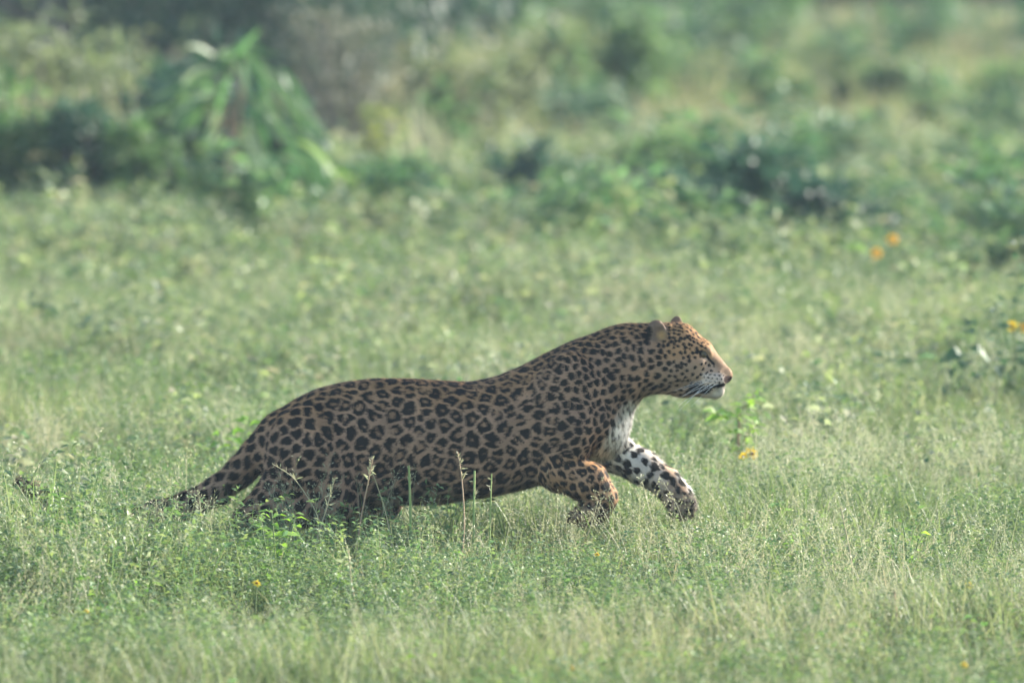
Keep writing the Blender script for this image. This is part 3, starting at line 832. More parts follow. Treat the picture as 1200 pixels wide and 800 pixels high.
VEG = {
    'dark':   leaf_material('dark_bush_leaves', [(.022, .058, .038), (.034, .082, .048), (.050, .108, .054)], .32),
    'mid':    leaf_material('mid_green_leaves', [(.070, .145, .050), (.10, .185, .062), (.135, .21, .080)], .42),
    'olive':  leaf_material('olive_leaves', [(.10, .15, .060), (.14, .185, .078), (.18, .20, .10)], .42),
    'bright': leaf_material('bright_green_leaves', [(.085, .18, .062), (.12, .23, .085), (.155, .265, .105)], .45, rough=.8, spec=.08),
    'lime':   leaf_material('lime_leaves', [(.17, .32, .045), (.22, .38, .06), (.28, .42, .08)], .48),
    'pale':   leaf_material('pale_leaves', [(.20, .27, .14), (.25, .31, .18), (.17, .25, .11)], .40, rough=.8, spec=.08),
    'yellow': leaf_material('yellow_green_leaves', [(.18, .23, .06), (.27, .28, .07), (.13, .20, .055)], .40),
    'brown':  leaf_material('dry_brown_leaves', [(.115, .125, .075), (.16, .16, .10), (.095, .12, .065)], .25),
    'weed':   leaf_material('dark_weed_leaves', [(.035, .085, .040), (.05, .11, .05), (.07, .14, .055)], .35),
    'tree':   leaf_material('tree_leaves', [(.025, .055, .038), (.040, .080, .048), (.055, .095, .050)], .30),
}
M_STEM = plain('green_stem', (.13, .18, .07), .7)
M_DRYSTEM = plain('dry_stem', (.40, .34, .22), .8)
M_PINKSTEM = plain('pinkish_stem', (.36, .22, .16), .8)
M_PETAL = leaf_material('yellow_petals', [(.80, .58, .05), (.85, .64, .07), (.80, .52, .04)], .35)
M_ORANGE = leaf_material('orange_petals', [(.84, .46, .07), (.86, .54, .14)], .35)
M_DISC = plain('flower_centre', (.20, .09, .015), .9)
def bark_material():
    N = Nodes('grey_bark'); tc = N.n('TexCoord'); w = N.n('TexNoise'); mp = N.n('Mapping')
    mp.inputs['Scale'].default_value = (9, 9, 1.6); w.inputs['Scale'].default_value = 2.5; w.inputs['Detail'].default_value = 6
    N.l(tc.outputs['Object'], mp.inputs['Vector']); N.l(mp.outputs[0], w.inputs['Vector'])
    b = N.n('BsdfPrincipled'); N.l(N.ramp(w.outputs['Fac'], [(.3, (.10, .085, .075)), (.7, (.27, .235, .21))]), b.inputs['Base Color'])
    b.inputs['Roughness'].default_value = .9
    bp = N.n('Bump'); bp.inputs['Distance'].default_value = .03; N.l(w.outputs['Fac'], bp.inputs['Height']); N.l(bp.outputs[0], b.inputs['Normal'])
    N.l(b.outputs[0], N.out.inputs[0]); return N.m
M_BARK = bark_material()

def arch(p0, p1, sag, n=7, r=None, wob=0.0):
    t = np.linspace(0, 1, n)[:, None]; p = p0 * (1 - t) + p1 * t + np.array([[0, 0, 1.]]) * sag * 4 * t * (1 - t)
    if r is not None: p[1:-1] += r.normal(0, wob, (n - 2, 3))
    return p

def shrub_parts(seed, W, H, n_clump, per, leaf, shape='round', low=.08, ratio=.42):
    """stems rising from one foot, with leaf clumps spread through an uneven volume"""
    r = np.random.default_rng(seed); st = Plant(); fo = Plant()
    for i in range(n_clump):
        a = r.random() * 6.283; q = r.random() ** .5; h = low + (1 - low) * r.random()
        if shape == 'round': rad = math.sqrt(max(.05, 1 - (1.25 * h - .35) ** 2)) * q
        elif shape == 'column': rad = q * (.8 + .3 * math.sin(9 * h))
        else: rad = q * (1.1 - .6 * h)
        rad *= .75 + .5 * (.5 + .5 * math.sin(3 * a + seed))
        c = np.array([math.cos(a) * rad * W * .5, math.sin(a) * rad * W * .42, H * h * (.82 + .3 * r.random())])
        foot = np.array([r.normal(0, .05 * W), r.normal(0, .05 * W), -.03])
        st.tube(arch(foot, c, .06 * H, 6, r, .012 * H), np.linspace(.012, .004, 6) * (.6 + H * .7), 5, r.random())
        s = (.16 + .10 * r.random()) * min(W, H * 1.3)
        b = c + r.normal(size=(per, 3)) * s * np.array([.55, .55, .45])
        b[:, 2] = np.maximum(b[:, 2], .02)
        d = unit(b - c + .6 * s * r.normal(size=(per, 3)) + np.array([0, 0, .1 * s]))
        k = r.uniform(.55, 1.25, per)
        tint = np.clip(r.random() * .6 + r.random(per) * .5, 0, 1)
        fo.leaves(b, d, np.array([[0, 0, 1.]]) + .7 * r.normal(size=(per, 3)), k * leaf, k * leaf * ratio, r, .3, tint)
    return st, fo
def shrub(name, cat, label, px, base, top, width, key, leaf, seed, shape='round', n=26, per=46, group=None, stem=None, **kw):
    p, s = at(px, base); H = (base - top) / s; W = width / s
    o = empty(name, p); tag(o, label, cat, group)
    st, fo = shrub_parts(seed, W, H, n, per, leaf, shape, **kw)
    st.build('stem', stem or M_BARK, o); fo.build('foliage', VEG[key], o)
    return o, p, s, H, W

BG = 'bushes of the background'
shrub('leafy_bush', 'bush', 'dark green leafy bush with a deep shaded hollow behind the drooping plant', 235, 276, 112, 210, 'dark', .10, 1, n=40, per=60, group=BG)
shrub('olive_bush', 'bush', 'tall olive bush at the left edge of the picture', 40, 262, 20, 150, 'olive', .085, 2, n=30, group=BG)
shrub('twiggy_bush', 'bush', 'loose olive twiggy bush between the olive bush and the drooping plant', 140, 258, 55, 110, 'olive', .07, 3, 'column', n=26, per=34, group=BG)
shrub('twiggy_thicket', 'bush', 'large grey brown twiggy thicket under the trees, right of the drooping plant', 390, 215, 10, 190, 'brown', .07, 4, n=44, per=34, group=BG)
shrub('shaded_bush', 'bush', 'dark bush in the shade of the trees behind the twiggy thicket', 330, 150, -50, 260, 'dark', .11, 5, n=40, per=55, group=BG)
shrub('yellow_bush', 'bush', 'yellow green flowering bush in front of the twiggy thicket', 440, 240, 112, 54, 'yellow', .065, 6, 'column', n=12, per=28, group=BG)
shrub('pale_bush', 'bush', 'pale green loose bush right of the yellow flowering bush', 535, 205, 50, 130, 'olive', .08, 7, n=28, per=34, group=BG)
shrub('round_bush', 'bush', 'small dark round bush in the middle distance above the back of the leopard', 615, 262, 176, 95, 'dark', .07, 8, n=24, per=50, group=BG)
shrub('narrow_bush', 'bush', 'narrow dark bush just right of the small round bush', 690, 262, 164, 34, 'mid', .06, 9, 'column', n=12, per=36, group=BG)
shrub('large_leaved_bush', 'bush', 'bright green large leaved bush in front of the narrow dark bush', 700, 308, 216, 120, 'bright', .12, 10, n=22, per=34, group=BG)
shrub('upright_bush', 'bush', 'upright green bush standing alone in the far tan grass', 738, 152, 40, 86, 'mid', .11, 11, n=26, per=44, group=BG)
shrub('grey_bush', 'bush', 'dull grey green bush left of the upright bush', 665, 140, 58, 110, 'olive', .11, 12, n=24, per=40, group=BG)
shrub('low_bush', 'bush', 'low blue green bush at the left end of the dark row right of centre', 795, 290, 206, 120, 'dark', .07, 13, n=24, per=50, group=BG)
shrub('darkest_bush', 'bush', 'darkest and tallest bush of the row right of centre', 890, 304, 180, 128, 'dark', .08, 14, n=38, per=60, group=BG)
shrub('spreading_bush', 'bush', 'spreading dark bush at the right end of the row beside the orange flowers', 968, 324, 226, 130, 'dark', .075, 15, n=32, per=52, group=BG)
shrub('dull_bush', 'bush', 'low dull green bush right of the orange flowers', 1085, 340, 262, 100, 'mid', .055, 16, n=20, per=44, group=BG)
shrub('edge_bush', 'bush', 'low green bush cut by the right edge of the picture', 1195, 300, 240, 90, 'mid', .07, 17, n=18, per=40, group=BG)
shrub('far_bush', 'bush', 'green bush far off in front of the dark treeline', 895, 62, -2, 76, 'mid', .14, 18, n=22, per=40, group=BG)
shrub('hazy_bush', 'bush', 'hazy green bush near the top edge left of the far green bush', 600, 70, -20, 90, 'bright', .13, 19, n=22, per=36, group=BG)
shrub('weed_column', 'weed', 'tall dark column of weeds near the right edge', 1162, 332, 165, 62, 'mid', .055, 20, 'cone', n=20, per=18, stem=M_STEM)
shrub('weed_column', 'weed', 'short yellow green weed leaning beside the dark weed column', 1110, 300, 235, 30, 'olive', .05, 21, 'column', n=10, per=26, stem=M_STEM)

shrub('green_bush', 'bush', 'dense green bush at the left edge in front of the olive bush', -5, 284, 116, 130, 'mid', .08, 31, n=30, per=50, group=BG)
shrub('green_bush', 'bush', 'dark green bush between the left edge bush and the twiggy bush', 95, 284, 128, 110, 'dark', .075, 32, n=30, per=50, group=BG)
shrub('green_bush', 'bush', 'mid green bush at the foot of the twiggy bush', 165, 286, 165, 80, 'mid', .07, 33, n=22, per=46, group=BG)
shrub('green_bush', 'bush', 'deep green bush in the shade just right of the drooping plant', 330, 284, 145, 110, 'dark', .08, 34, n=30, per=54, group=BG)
shrub('green_bush', 'bush', 'loose mid green bush at the foot of the yellow flowering bush', 470, 262, 196, 120, 'mid', .07, 35, n=22, per=40, group=BG)
shrub('green_bush', 'bush', 'low mid green bush below the pale green bush', 545, 268, 218, 100, 'mid', .06, 36, n=20, per=40, group=BG)
shrub('green_bush', 'bush', 'olive bush filling the gap between the pale green bush and the grey green bush', 600, 160, 80, 110, 'olive', .10, 37, n=24, per=40, group=BG)
shrub('green_bush', 'bush', 'low green bush in the tan field right of the upright bush', 850, 130, 84, 110, 'olive', .09, 38, n=18, per=36, group=BG)
shrub('green_bush', 'bush', 'soft green bush in the tan field above the orange flowers', 1010, 150, 98, 130, 'olive', .09, 39, n=18, per=36, group=BG)
shrub('green_bush', 'bush', 'dark green bush at the right edge in the tan field', 1190, 160, 96, 90, 'mid', .09, 40, n=20, per=40, group=BG)

for k, (px, row, w, lab) in enumerate(((760, 40, 110, 'dark undergrowth at the top edge right of the upright bush'), (830, 34, 100, 'dark undergrowth behind the far green bush'), (945, 36, 110, 'dark undergrowth under the far treeline right of the far green bush'),
        (1020, 34, 110, 'dark undergrowth under the middle of the far treeline'), (1090, 38, 110, 'dark undergrowth under the spreading tree of the far treeline'), (1160, 34, 110, 'dark undergrowth under the top right corner tree'), (1225, 38, 100, 'dark undergrowth cut by the right edge at top right'))):
    shrub('undergrowth_bush', 'bush', lab, px, row, -60 if k > 1 else -25, w, 'tree', .13, 51 + k, n=26, per=40, group='undergrowth of the far treeline')

# the drooping plant and its neighbour: stems with long hanging leaves
def drooping_plant(label, px, base, stems, leaves, key, smat):
    p, s = at(px, base); o = empty('drooping_plant', p); tag(o, label, 'plant')
    st = Plant(); r = np.random.default_rng(px)
    def q(x, y, dy): return np.array([(x - px) / s, dy, (base - y) / s])
    for (x0, y0, x1, y1) in stems: st.tube(arch(q(x0, y0, 0), q(x1, y1, .05), .02, 7, r, .008), np.linspace(.018, .010, 7), 6)
    st.build('stem', smat, o)
    more = []
    for (x0, y0, x1, y1, sag, w) in leaves:
        for _ in range(4):
            j = r.normal(0, 15, 4); more.append((x0 + j[0] * .5, y0 + j[1] * .6, x1 + j[2], y1 + j[3], sag * r.uniform(.6, 1.3), w * r.uniform(.32, .6)))
    for k, (x0, y0, x1, y1, sag, w) in enumerate(more):
        lf = Plant(); a, b = q(x0, y0, r.normal(0, .08)), q(x1, y1, r.normal(-.05, .15)); n = 9
        c = arch(a, b, sag, n); t = np.linspace(0, 1, n); tg = unit(np.gradient(c, axis=0))
        sd_ = unit(np.cross(tg, np.array([[.15, -.6, .8]]))); up = np.cross(sd_, tg); wd = (w * np.sin(np.pi * (.06 + .94 * t)) ** .7 * .5)[:, None]
        v = np.stack([c - sd_ * wd + up * wd * .35, c, c + sd_ * wd + up * wd * .35], 1).reshape(-1, 3)
        i = np.arange(n - 1)[:, None] * 3
        lf.add(v, [np.concatenate([i + np.array([[0, 1, 4, 3]]), i + np.array([[1, 2, 5, 4]])])], r.random())
        lf.build('leaf', VEG[key[k % len(key)]], o)
drooping_plant('drooping plant with pinkish stems and long hanging pale green leaves on the left', 272, 290,
    [(270, 290, 268, 120), (262, 290, 285, 60), (270, 140, 245, 160)],
    [(284, 66, 282, 46, .0, .06), (286, 78, 306, 128, .02, .09), (292, 70, 335, 125, .05, .09), (318, 95, 366, 168, .06, .09), (300, 110, 330, 150, .04, .10),
     (296, 135, 302, 200, .03, .10), (290, 150, 310, 230, .04, .09), (262, 90, 215, 130, .05, .10), (258, 110, 190, 150, .06, .11), (262, 80, 300, 70, .06, .09),
     (330, 150, 362, 190, .04, .08), (262, 118, 225, 175, .04, .10), (300, 190, 318, 262, .04, .08), (250, 120, 166, 125, .05, .10), (275, 90, 240, 70, .05, .09)],
    ['bright', 'pale', 'bright', 'bright', 'mid', 'pale', 'pale', 'mid', 'bright', 'mid'], M_PINKSTEM)
drooping_plant('sprawling plant with arching bright green leaves right of the drooping plant', 395, 306,
    [(390, 284, 350, 190), (400, 284, 420, 205), (410, 284, 470, 240)],
    [(330, 170, 375, 225, .05, .08), (345, 180, 400, 235, .05, .08), (360, 185, 395, 270, .06, .07), (380, 200, 440, 240, .06, .08), (400, 205, 425, 270, .05, .07),
     (420, 205, 480, 265, .07, .08), (440, 220, 505, 255, .06, .07), (400, 210, 360, 260, .05, .07), (460, 240, 520, 285, .05, .07), (430, 230, 450, 285, .04, .07),
     (350, 195, 322, 250, .04, .07), (470, 245, 440, 280, .04, .06)],
    ['bright', 'bright', 'lime', 'bright', 'pale'], M_STEM)
drooping_plant('single arching pale leaf plant beside the large leaved bush', 752, 300, [(752, 300, 735, 245)],
    [(735, 245, 812, 258, .06, .06), (735, 245, 700, 262, .05, .06), (738, 250, 770, 285, .03, .05)], ['lime', 'bright', 'bright'], M_STEM)

# clumps of reeds at the thicket's edge
def reeds(label, px, base, top, width, mat, seed):
    p, s = at(px, base); r = np.random.default_rng(seed); n = 46; H = (base - top) / s
    pl = Plant(); b = np.stack([r.normal(0, width / s * .32, n), r.normal(0, .12, n), np.full(n, -.02)], 1)
    pl.blades(b, r.random(n) * 6.283, r.uniform(.6, 1.1, n) * H, r.uniform(0, .18, n), r.uniform(0, .35, n), r.uniform(.012, .024, n), 6, r)
    o = empty('reed_clump', p); tag(o, label, 'reeds', "clumps of reeds at the thicket's edge"); q = pl.build('blades', mat, o); q['kind'] = 'stuff'
reeds('clump of tall tan reeds in front of the olive bush at the left edge', 30, 272, 75, 40, M_STRAW, 61)
reeds('clump of tall green reeds just right of the tan reeds at the left', 78, 272, 60, 50, VEG['olive'], 62)
reeds('clump of straw coloured reeds left of the drooping plant', 128, 274, 85, 44, M_STRAW, 63)
reeds('clump of dull green reeds closest to the drooping plant on its left', 190, 276, 125, 40, VEG['mid'], 64)
reeds('clump of lush green reeds cut by the left edge', 2, 274, 95, 44, VEG['mid'], 67)
reeds('clump of fresh green reeds below the loose olive twiggy bush', 105, 282, 130, 50, VEG['bright'], 68)
reeds('clump of fresh green reeds at the left foot of the drooping plant', 225, 284, 150, 50, VEG['mid'], 69)
reeds('clump of olive reeds at the right foot of the drooping plant', 330, 288, 165, 50, VEG['olive'], 70)
reeds('clump of pale reeds between the yellow bush and the small round bush', 505, 236, 110, 60, M_SEED, 65)
reeds('clump of dry reeds in the gap right of the small round bush', 655, 238, 178, 40, M_STRAW, 66)

# tall bleached stalks standing in the background
def stalk(label, pts, dist_row, r0, r1, mat, name='dry_stalk', group=None, head=0):
    """one stem following photograph positions, at the distance of the given ground row"""
    g, s = at(pts[0][0], dist_row); z0 = float(g[2])
    q = np.array([[(x - pts[0][0]) / s, 0.0, (dist_row - y) / s] for x, y in pts]); q[0, 2] -= .03
    r = np.random.default_rng(int(pts[0][0] * 7 + pts[-1][1])); q[:, 1] += np.cumsum(r.normal(0, .02, len(q)))
    t = np.linspace(0, len(q) - 1, 4 * (len(q) - 1) + 1)
    c = np.stack([np.interp(t, np.arange(len(q)), q[:, i]) for i in range(3)], 1)
    for _ in range(2): c[1:-1] = (c[:-2] + 2 * c[1:-1] + c[2:]) / 4
    o = empty(name, g); tag(o, label, 'stalk', group)
    pl = Plant(); pl.tube(c, np.linspace(r0, r1, len(c)), 5); pl.build('stem', mat, o)
    if head:
        hd = Plant(); m = head; u = r.random(m); k = (len(c) - 1) * (1 - .35 * u); i0 = np.minimum(k.astype(int), len(c) - 2); f = (k - i0)[:, None]
        b = c[i0] * (1 - f) + c[i0 + 1] * f; d = unit(np.array([[0, 0, .8]]) + r.normal(size=(m, 3)) * .7)
        hd.leaves(b, d, r.normal(size=(m, 3)), .012 + .016 * u, .0035, r, .1); hd.build('seed_head', M_SEED, o)['kind'] = 'stuff'
    return o
SB = 'tall bleached stalks in the background'
stalk('pale upright stalk in front of the pale green bush near the yellow bush', [(490, 225), (488, 160), (491, 96)], 225, .012, .006, M_DRYSTEM, group=SB, head=24)
stalk('pale upright stalk in front of the dark row of bushes right of centre', [(838, 295), (836, 240), (840, 182)], 295, .009, .005, M_DRYSTEM, group=SB, head=24)
stalk('tan stalk in front of the loose olive twiggy bush', [(152, 246), (149, 150), (143, 60)], 240, .010, .006, M_DRYSTEM, group=SB, head=20)
stalk('short greenish white stalk standing in the grass below the twiggy bush', [(132, 250), (133, 220), (132, 192)], 258, .011, .009, plain('pale_green_stem', (.34, .44, .30), .7), group=SB, head=20)

# trees of the wood's edge
def tree_meshes(seed, H, trunk_r, lean, low):
    r = np.random.default_rng(seed); tr = Plant(); cr = Plant()
    n = 9; t = np.linspace(0, 1, n); c = np.stack([lean * t ** 1.5 + .06 * np.sin(t * 7 + seed), .05 * np.cos(t * 6), H * .8 * t - .1], 1)
    tr.tube(c, trunk_r * (1 - .75 * t) * (1 + .5 * np.exp(-t * 14)), 9)
    for i in range(16):
        k = r.uniform(.12, .95); p0 = np.array([np.interp(k, t, c[:, j]) for j in range(3)])
        a = r.random() * 6.283; L = H * (.20 + .20 * r.random()) * (1.1 - .5 * k)
        p1 = p0 + np.array([math.cos(a) * L, math.sin(a) * L, L * r.uniform(-.25, .6)]); p1[2] = max(p1[2], low + .2 * r.random())
        b = arch(p0, p1, .08 * L, 6, r, .02 * L); tr.tube(b, np.linspace(trunk_r * .35, .012, 6), 6)
        for q in range(5):
            f = r.uniform(.45, 1.08); cc = p0 + (p1 - p0) * f + r.normal(0, .16 * L, 3); m = 58
            pts = cc + r.normal(size=(m, 3)) * np.array([.30, .30, .20]) * (.6 + .5 * r.random()); pts[:, 2] = np.maximum(pts[:, 2], low * .8)
            kk = r.uniform(.6, 1.3, m)
            cr.leaves(pts, unit(pts - cc + .25 * r.normal(size=(m, 3)) + np.array([0, 0, -.1])), np.array([[0, 0, 1.]]) + .6 * r.normal(size=(m, 3)), .15 * kk, .062 * kk, r, .3,
                      np.clip(.5 * r.random() + .5 * r.random(m), 0, 1))
    return tr.mesh('tree_trunk', M_BARK), cr.mesh('tree_crown', VEG['tree'])
TM = [tree_meshes(40 + i, H, w, l, lo) for i, (H, w, l, lo) in enumerate(((5.6, .13, .5, .42), (6.4, .16, -.4, .6), (5.0, .11, .7, .30)))]
def tree(label, px, row, kind, rz, sc, group):
    p, s = at(px, row); o = empty('tree', p, rz); o.scale = (sc, sc, sc); tag(o, label, 'tree', group)
    link('trunk', TM[kind][0], o); link('crown', TM[kind][1], o)
TG = "trees of the wood's edge"
for a in ((-45, 128, 0, .3, 1.0, 'tree beyond the left edge above the olive bush'), (70, 140, 1, 1.9, .9, 'dark tree behind the olive bush at top left'),
          (175, 126, 2, 4.0, 1.1, 'leafy dark tree behind the loose olive twiggy bush'), (262, 136, 0, 2.6, 1.0, 'dark tree directly behind the drooping plant'),
          (352, 140, 1, .9, 1.0, 'grey trunked tree at the left of the twiggy thicket'), (428, 126, 2, 5.2, 1.0, 'grey trunked tree at the right of the twiggy thicket'),
          (505, 100, 0, 3.6, 1.0, 'tree with a pale trunk behind the pale green bush'), (600, 40, 1, 2.2, 1.0, 'slender tree behind the hazy green bush'),
          (652, 52, 2, 1.2, .9, 'grey trunked tree right of the hazy green bush'), (735, 34, 0, 5.0, .9, 'tree with a grey trunk above the upright green bush'),
          (812, 22, 1, .5, 1.0, 'hazy tree at the top edge left of the far green bush'), (905, 20, 2, 2.0, 1.1, 'dark tree of the far treeline behind the far green bush'),
          (965, 24, 0, 4.2, 1.0, 'dark tree of the far treeline right of the far green bush'), (1030, 22, 1, 3.0, 1.0, 'dark tree in the middle of the far treeline at top right'),
          (1095, 26, 2, .2, 1.0, 'spreading dark tree of the far treeline near the top right corner'), (1160, 22, 0, 1.4, 1.0, 'dark tree of the far treeline in the top right corner'),
          (1235, 24, 1, 5.6, 1.0, 'dark tree of the far treeline just beyond the right edge')):
    tree(a[5], a[0], a[1], a[2], a[3], a[4], TG)

# ------------------------------------------------------------------ single weeds and flowers in the meadow
def flower(parent, c, R, mat, facing, n=7):
    """petals round a small raised centre"""
    f = unit(np.asarray(facing, float)); u = unit(np.cross(f, [0.1, .2, 1])); w = np.cross(f, u)
    fl = Plant(); r = np.random.default_rng(int(abs(c[0]) * 1e4) % 9999)
    a = np.arange(n) * 6.283 / n + r.normal(0, .1, n); d = np.cos(a)[:, None] * u + np.sin(a)[:, None] * w + f * .22
    fl.leaves(np.tile(c, (n, 1)), d, np.tile(f, (n, 1)), R * r.uniform(.85, 1.1, n), R * .62, r, .15)
    o = fl.build('flower', mat, parent)
    ce = sphere_mesh('flower_centre', R * .28, M_DISC, 8, 6); q = link('flower_centre', ce, o); q.location = Vector(c + f * R * .08)
def weed(name, cat, label, px, base, stems, key, leaf, seed, per=9, flowers=(), droop=.3, ratio=.45, u0=.25, group=None, mat=None, dy=0.0, smat=None):
    """stems given as photograph polylines; leaves in turns along each"""
    p, s = at(px, base); o = empty(name, p); tag(o, label, cat, group); r = np.random.default_rng(seed); st = Plant(); lf = Plant()
    for pts in stems:
        q = np.array([[(x - px) / s, 0.0, (base - y) / s] for x, y in pts]); q[:, 1] = np.linspace(0, r.normal(0, .05), len(q))
        q[0, 2] -= .02
        t = np.linspace(0, len(q) - 1, 5 * (len(q) - 1) + 1); c = np.stack([np.interp(t, np.arange(len(q)), q[:, i]) for i in range(3)], 1)
        for _ in range(2): c[1:-1] = (c[:-2] + 2 * c[1:-1] + c[2:]) / 4
        st.tube(c, np.linspace(.0035, .0016, len(c)), 5)
        u = np.linspace(u0, 1, per) * (len(c) - 1); i0 = np.minimum(u.astype(int), len(c) - 2); f = (u - i0)[:, None]; b = c[i0] * (1 - f) + c[i0 + 1] * f
        az = np.arange(per) * 2.4 + r.random() * 6; d = np.stack([np.cos(az), np.sin(az) * .8, r.uniform(-.1, .55, per)], 1)
        k = r.uniform(.7, 1.2, per) * np.linspace(1.1, .7, per)
        lf.leaves(b, d, np.array([[0, -.35, 1.]]) + .3 * r.normal(size=(per, 3)), k * leaf, k * leaf * ratio, r, droop)
    st.build('stem', smat or M_STEM, o)
    if per: lf.build('foliage', VEG[key], o)
    for (x, y, R, m, fc) in flowers: flower(o, np.array([(x - px) / s, -.02, (base - y) / s]), R / s, m, fc)
    return o
FC = (.1, -.8, .5)
weed('flowering_weed', 'weed', 'weed with two orange flowers and a lime leaf at upper right', 1025, 420, [[(1025, 420), (1030, 350), (1028, 305)], [(1025, 420), (1040, 340), (1046, 292)], [(1025, 420), (1008, 350), (1003, 296)]],
     'mid', .065, 71, per=10, flowers=((1028, 308, 8.5, M_ORANGE, FC), (1046, 292, 8.5, M_ORANGE, FC)), u0=.4)
weed('lime_weed', 'weed', 'tiny lime green leaf sprig beside the two orange flowers', 1003, 405, [[(1003, 405), (1001, 350), (1003, 298)]], 'lime', .07, 72, per=6, u0=.93)
weed('tall_weed', 'weed', 'tall leafy weed with a yellow flower at the right edge', 1188, 530, [[(1188, 530), (1190, 400), (1193, 285)], [(1188, 500), (1194, 440), (1187, 395)], [(1188, 500), (1205, 420), (1210, 330)], [(1188, 480), (1172, 400), (1165, 360)]],
     'weed', .075, 73, per=16, flowers=((1187, 393, 8, M_PETAL, (-.3, -.8, .4)), (1201, 395, 7, M_ORANGE, FC)), u0=.2)
weed('dark_weed', 'weed', 'broad leaved dark weed left of the tall leafy weed at the right edge', 1140, 535, [[(1140, 535), (1134, 440), (1133, 393)], [(1140, 505), (1155, 460), (1168, 432)], [(1140, 505), (1122, 470), (1112, 438)], [(1140, 500), (1160, 480), (1185, 455)]],
     'weed', .10, 74, per=8, droop=.55, ratio=.62, u0=.35)
weed('dark_weed', 'weed', 'small dark weed left of the broad leaved dark weed', 1042, 530, [[(1042, 530), (1038, 455), (1036, 420)], [(1042, 500), (1052, 470), (1060, 440)], [(1042, 500), (1030, 480), (1022, 455)]], 'weed', .06, 75, per=8)
weed('lime_sapling', 'sapling', 'spindly sapling with lime leaves in front of the chin of the leopard', 866, 600, [[(866, 600), (865, 505), (868, 485), (880, 478), (886, 462)], [(866, 590), (868, 492), (850, 494), (832, 486)], [(866, 595), (872, 515), (890, 500)]],
     'lime', .065, 76, per=12, u0=.42, smat=plain('brown_twig', (.16, .10, .07), .8))
weed('yellow_flower', 'flower', 'yellow flower low in the grass below the lime sapling', 880, 625, [[(880, 625), (878, 570), (881, 537)]], 'mid', .02, 77, per=3, flowers=((881, 534, 10, M_PETAL, (.3, -.7, .6)), (872, 537, 8, M_PETAL, (-.5, -.6, .6))))
weed('lime_weed', 'weed', 'lime green broad leaved weed in front of the hind leg of the leopard', 326, 728, [[(326, 728), (322, 650), (318, 600)], [(326, 728), (335, 650), (344, 610)], [(326, 728), (312, 660), (303, 607)]], 'lime', .075, 78, per=8, u0=.5, ratio=.38)
weed('lime_weed', 'weed', 'lime green weed standing behind the root of the tail', 277, 610, [[(277, 610), (272, 525), (268, 490)], [(277, 610), (285, 520), (292, 492)], [(277, 610), (262, 530), (256, 508)]], 'lime', .065, 79, per=7, u0=.45)
weed('dark_weed', 'weed', 'dark leaved weed near the left edge above the tail', 46, 465, [[(46, 465), (46, 390), (44, 362)], [(46, 425), (55, 400), (60, 375)], [(46, 425), (25, 415), (15, 405)]], 'weed', .085, 80, per=10, ratio=.6)
weed('dark_weed', 'weed', 'dark twin leaved weed right of the dark weed near the left edge', 112, 475, [[(112, 475), (112, 410), (106, 388)], [(112, 432), (118, 410), (124, 398)]], 'weed', .085, 81, per=5, u0=.7, ratio=.6)
weed('grey_weed', 'weed', 'upright grey green weed halfway between the dark twin leaved weed and the leopard', 318, 480, [[(318, 480), (319, 400), (317, 368)], [(318, 442), (326, 410), (330, 385)]], 'mid', .05, 82, per=9)
weed('bright_weed', 'weed', 'bright weed in the foreground below the belly of the leopard', 497, 850, [[(497, 850), (500, 760), (504, 730)], [(497, 850), (490, 765), (486, 742)]], 'lime', .05, 83, per=7)
weed('bluish_weed', 'weed', 'bluish green feathery weed in the grass below the forelegs', 596, 715, [[(596, 715), (594, 690), (598, 672)], [(596, 715), (580, 690), (572, 676)], [(596, 715), (612, 690), (618, 680)]], 'pale', .022, 84, per=14, ratio=.3)
weed('bright_weed', 'weed', 'bright sprig at the right side of the foreground', 1065, 715, [[(1065, 715), (1064, 640), (1060, 615)], [(1065, 715), (1075, 645), (1080, 625)]], 'lime', .045, 85, per=6)
weed('yellow_weed', 'weed', 'yellow leaved weed at lower left beside a yellow flower', 175, 785, [[(175, 785), (172, 695), (178, 672)], [(175, 785), (160, 700), (155, 678)]], 'lime', .042, 86, per=7)
for (x, y, R, lab) in ((115, 726, 6, 'yellow flower in the grass at lower left'), (100, 712, 4, 'tiny yellow flower left of the lower left yellow flower'), (300, 682, 6, 'yellow flower below the lime weed in front of the hind leg'),
                       (668, 770, 7, 'yellow flower at the bottom edge below the forelegs'), (1137, 686, 7, 'orange yellow flower in the grass at lower right'), (1131, 771, 6, 'pale yellow flower near the bottom right corner'),
                       (66, 622, 5, 'small yellow flower below the tip of the tail'), (700, 650, 4, 'tiny yellow flower under the folded forepaw')):
    weed('yellow_flower', 'flower', lab, x, y + 84, [[(x, y + 84), (x - 2, y + 36), (x, y + 2)]], 'mid', .018, int(x), per=4, flowers=((x, y, R, M_PETAL, (.1, -.6, .7)),), group='yellow flowers in the meadow')

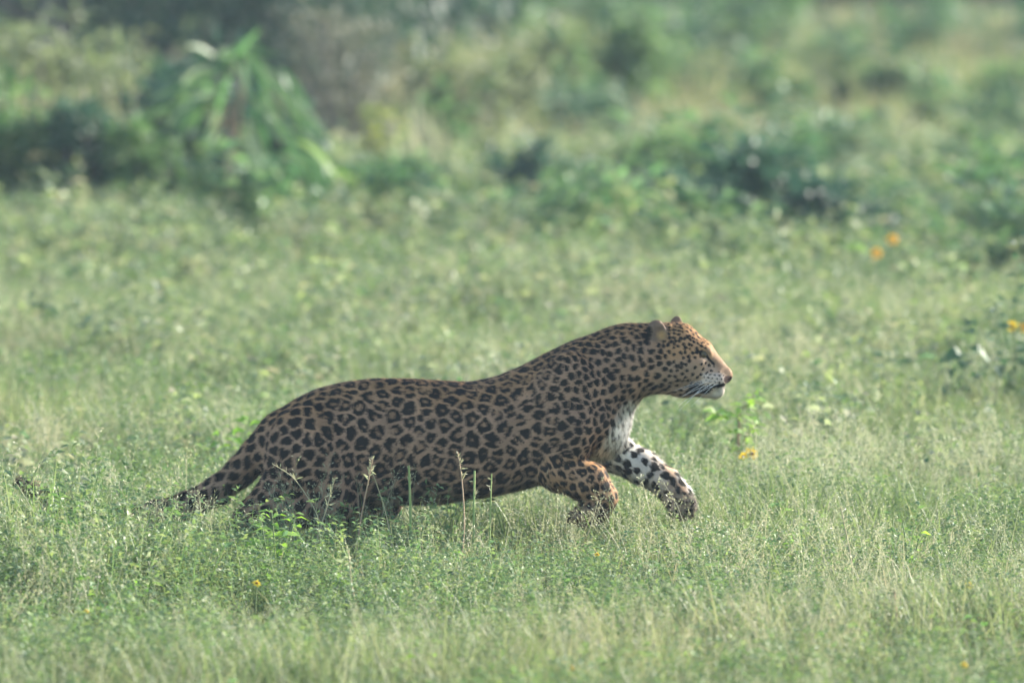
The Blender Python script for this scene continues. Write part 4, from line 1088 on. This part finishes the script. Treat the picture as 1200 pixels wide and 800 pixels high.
# single grass stalks that cross the leopard or stand out from the turf
GS = 'grass stalks standing out from the turf'
G1 = plain('straw_stem', (.36, .32, .19), .8); G2 = plain('fresh_stem', (.22, .30, .10), .7); G3 = plain('reddish_stem', (.36, .25, .16), .7); G4 = plain('white_stem', (.50, .45, .34), .8)
for lab, pts, row, r0, r1, m, hd in (
        ('thick green stalk in front of the belly of the leopard', [(481, 680), (481, 600), (479, 545)], 706, .0050, .0030, G2, 10),
        ('slim green stalk in front of the rear of the ribs', [(556, 680), (555, 610), (556, 552)], 708, .0042, .0028, G2, 8),
        ('thin green stalk just right of the slim green stalk', [(573, 680), (574, 620), (576, 556)], 708, .0030, .0016, G2, 8),
        ('reddish stalk with a seed head in front of the thigh', [(415, 690), (420, 620), (432, 560), (437, 535)], 708, .0026, .0014, G3, 26),
        ('reddish stalk with a seed head in front of the flank', [(536, 690), (545, 620), (541, 560), (536, 530)], 712, .0026, .0014, G3, 22),
        ('white dry stalk leaning in front of the flank', [(470, 690), (452, 600), (436, 553)], 706, .0022, .0012, G1, 0),
        ('pale stalk with a seed head in front of the hind leg', [(362, 700), (368, 640), (384, 590), (392, 560)], 712, .0026, .0012, G1, 26),
        ('pale stalk arching over the gap under the tail root', [(392, 690), (376, 610), (345, 560), (318, 545)], 704, .0022, .0010, G1, 12),
        ('straw stalk leaning across the folded forepaw', [(742, 660), (716, 626), (692, 600)], 708, .0026, .0014, G1, 0),
        ('straw stalk crossing the first one at the folded forepaw', [(664, 660), (690, 625), (700, 590)], 706, .0022, .0010, G1, 8),
        ('pale curved stalk at the left edge above the tail', [(56, 470), (46, 440), (30, 424), (12, 416)], 470, .0045, .0030, G1, 0),
        ('pale diagonal stalk across the end of the tail', [(24, 650), (44, 600), (70, 572)], 690, .0030, .0014, G1, 10),
        ('long straw leaning in the grass at the lower left edge', [(64, 740), (36, 700), (-6, 676)], 748, .0036, .0018, G4, 0),
        ('pale stalk in the foreground right of the lime weed', [(432, 760), (412, 690), (408, 640)], 770, .0030, .0014, G1, 16),
        ('white stalk lying over the grass below the belly', [(545, 720), (540, 694), (512, 690)], 722, .0028, .0020, G4, 0),
        ('tall pale stalk in the foreground right of the forepaws', [(1003, 720), (1000, 660), (986, 594)], 740, .0034, .0014, G1, 20),
        ('arching pale stalk near the right edge below the dark weed', [(1120, 640), (1130, 590), (1150, 568), (1172, 562)], 660, .0030, .0012, G1, 16),
        ('upright straw stalk rising behind the chin of the leopard', [(948, 600), (942, 540), (938, 480)], 600, .0034, .0016, G1, 14),
        ('brownish upright stalk in the foreground near the bottom edge', [(1052, 800), (1054, 740), (1050, 690)], 800, .0045, .0024, G3, 40)):
    stalk(lab, pts, row, r0, r1, m, 'grass_stalk', GS, hd)
# ------------------------------------------------------------------ haze over the meadow
def haze_box(density):
    N = Nodes('meadow_haze'); v = N.n('VolumePrincipled')
    v.inputs['Color'].default_value = (.66, .84, 1.0, 1); v.inputs['Density'].default_value = density; v.inputs['Anisotropy'].default_value = .25
    N.l(v.outputs[0], N.out.inputs['Volume'])
    x0, x1, y0, y1, z0, z1 = -75, 75, -36, 150, -1.3, 9
    vv = np.array([(x, y, z) for z in (z0, z1) for y in (y0, y1) for x in (x0, x1)], float)
    q = np.array([[0, 2, 3, 1], [4, 5, 7, 6], [0, 1, 5, 4], [2, 6, 7, 3], [0, 4, 6, 2], [1, 3, 7, 5]])
    o = link('haze', mesh_np('haze', vv, [q], N.m)); o['kind'] = 'stuff'; o['label'] = 'thin morning haze over the meadow'
haze_box(.00047)
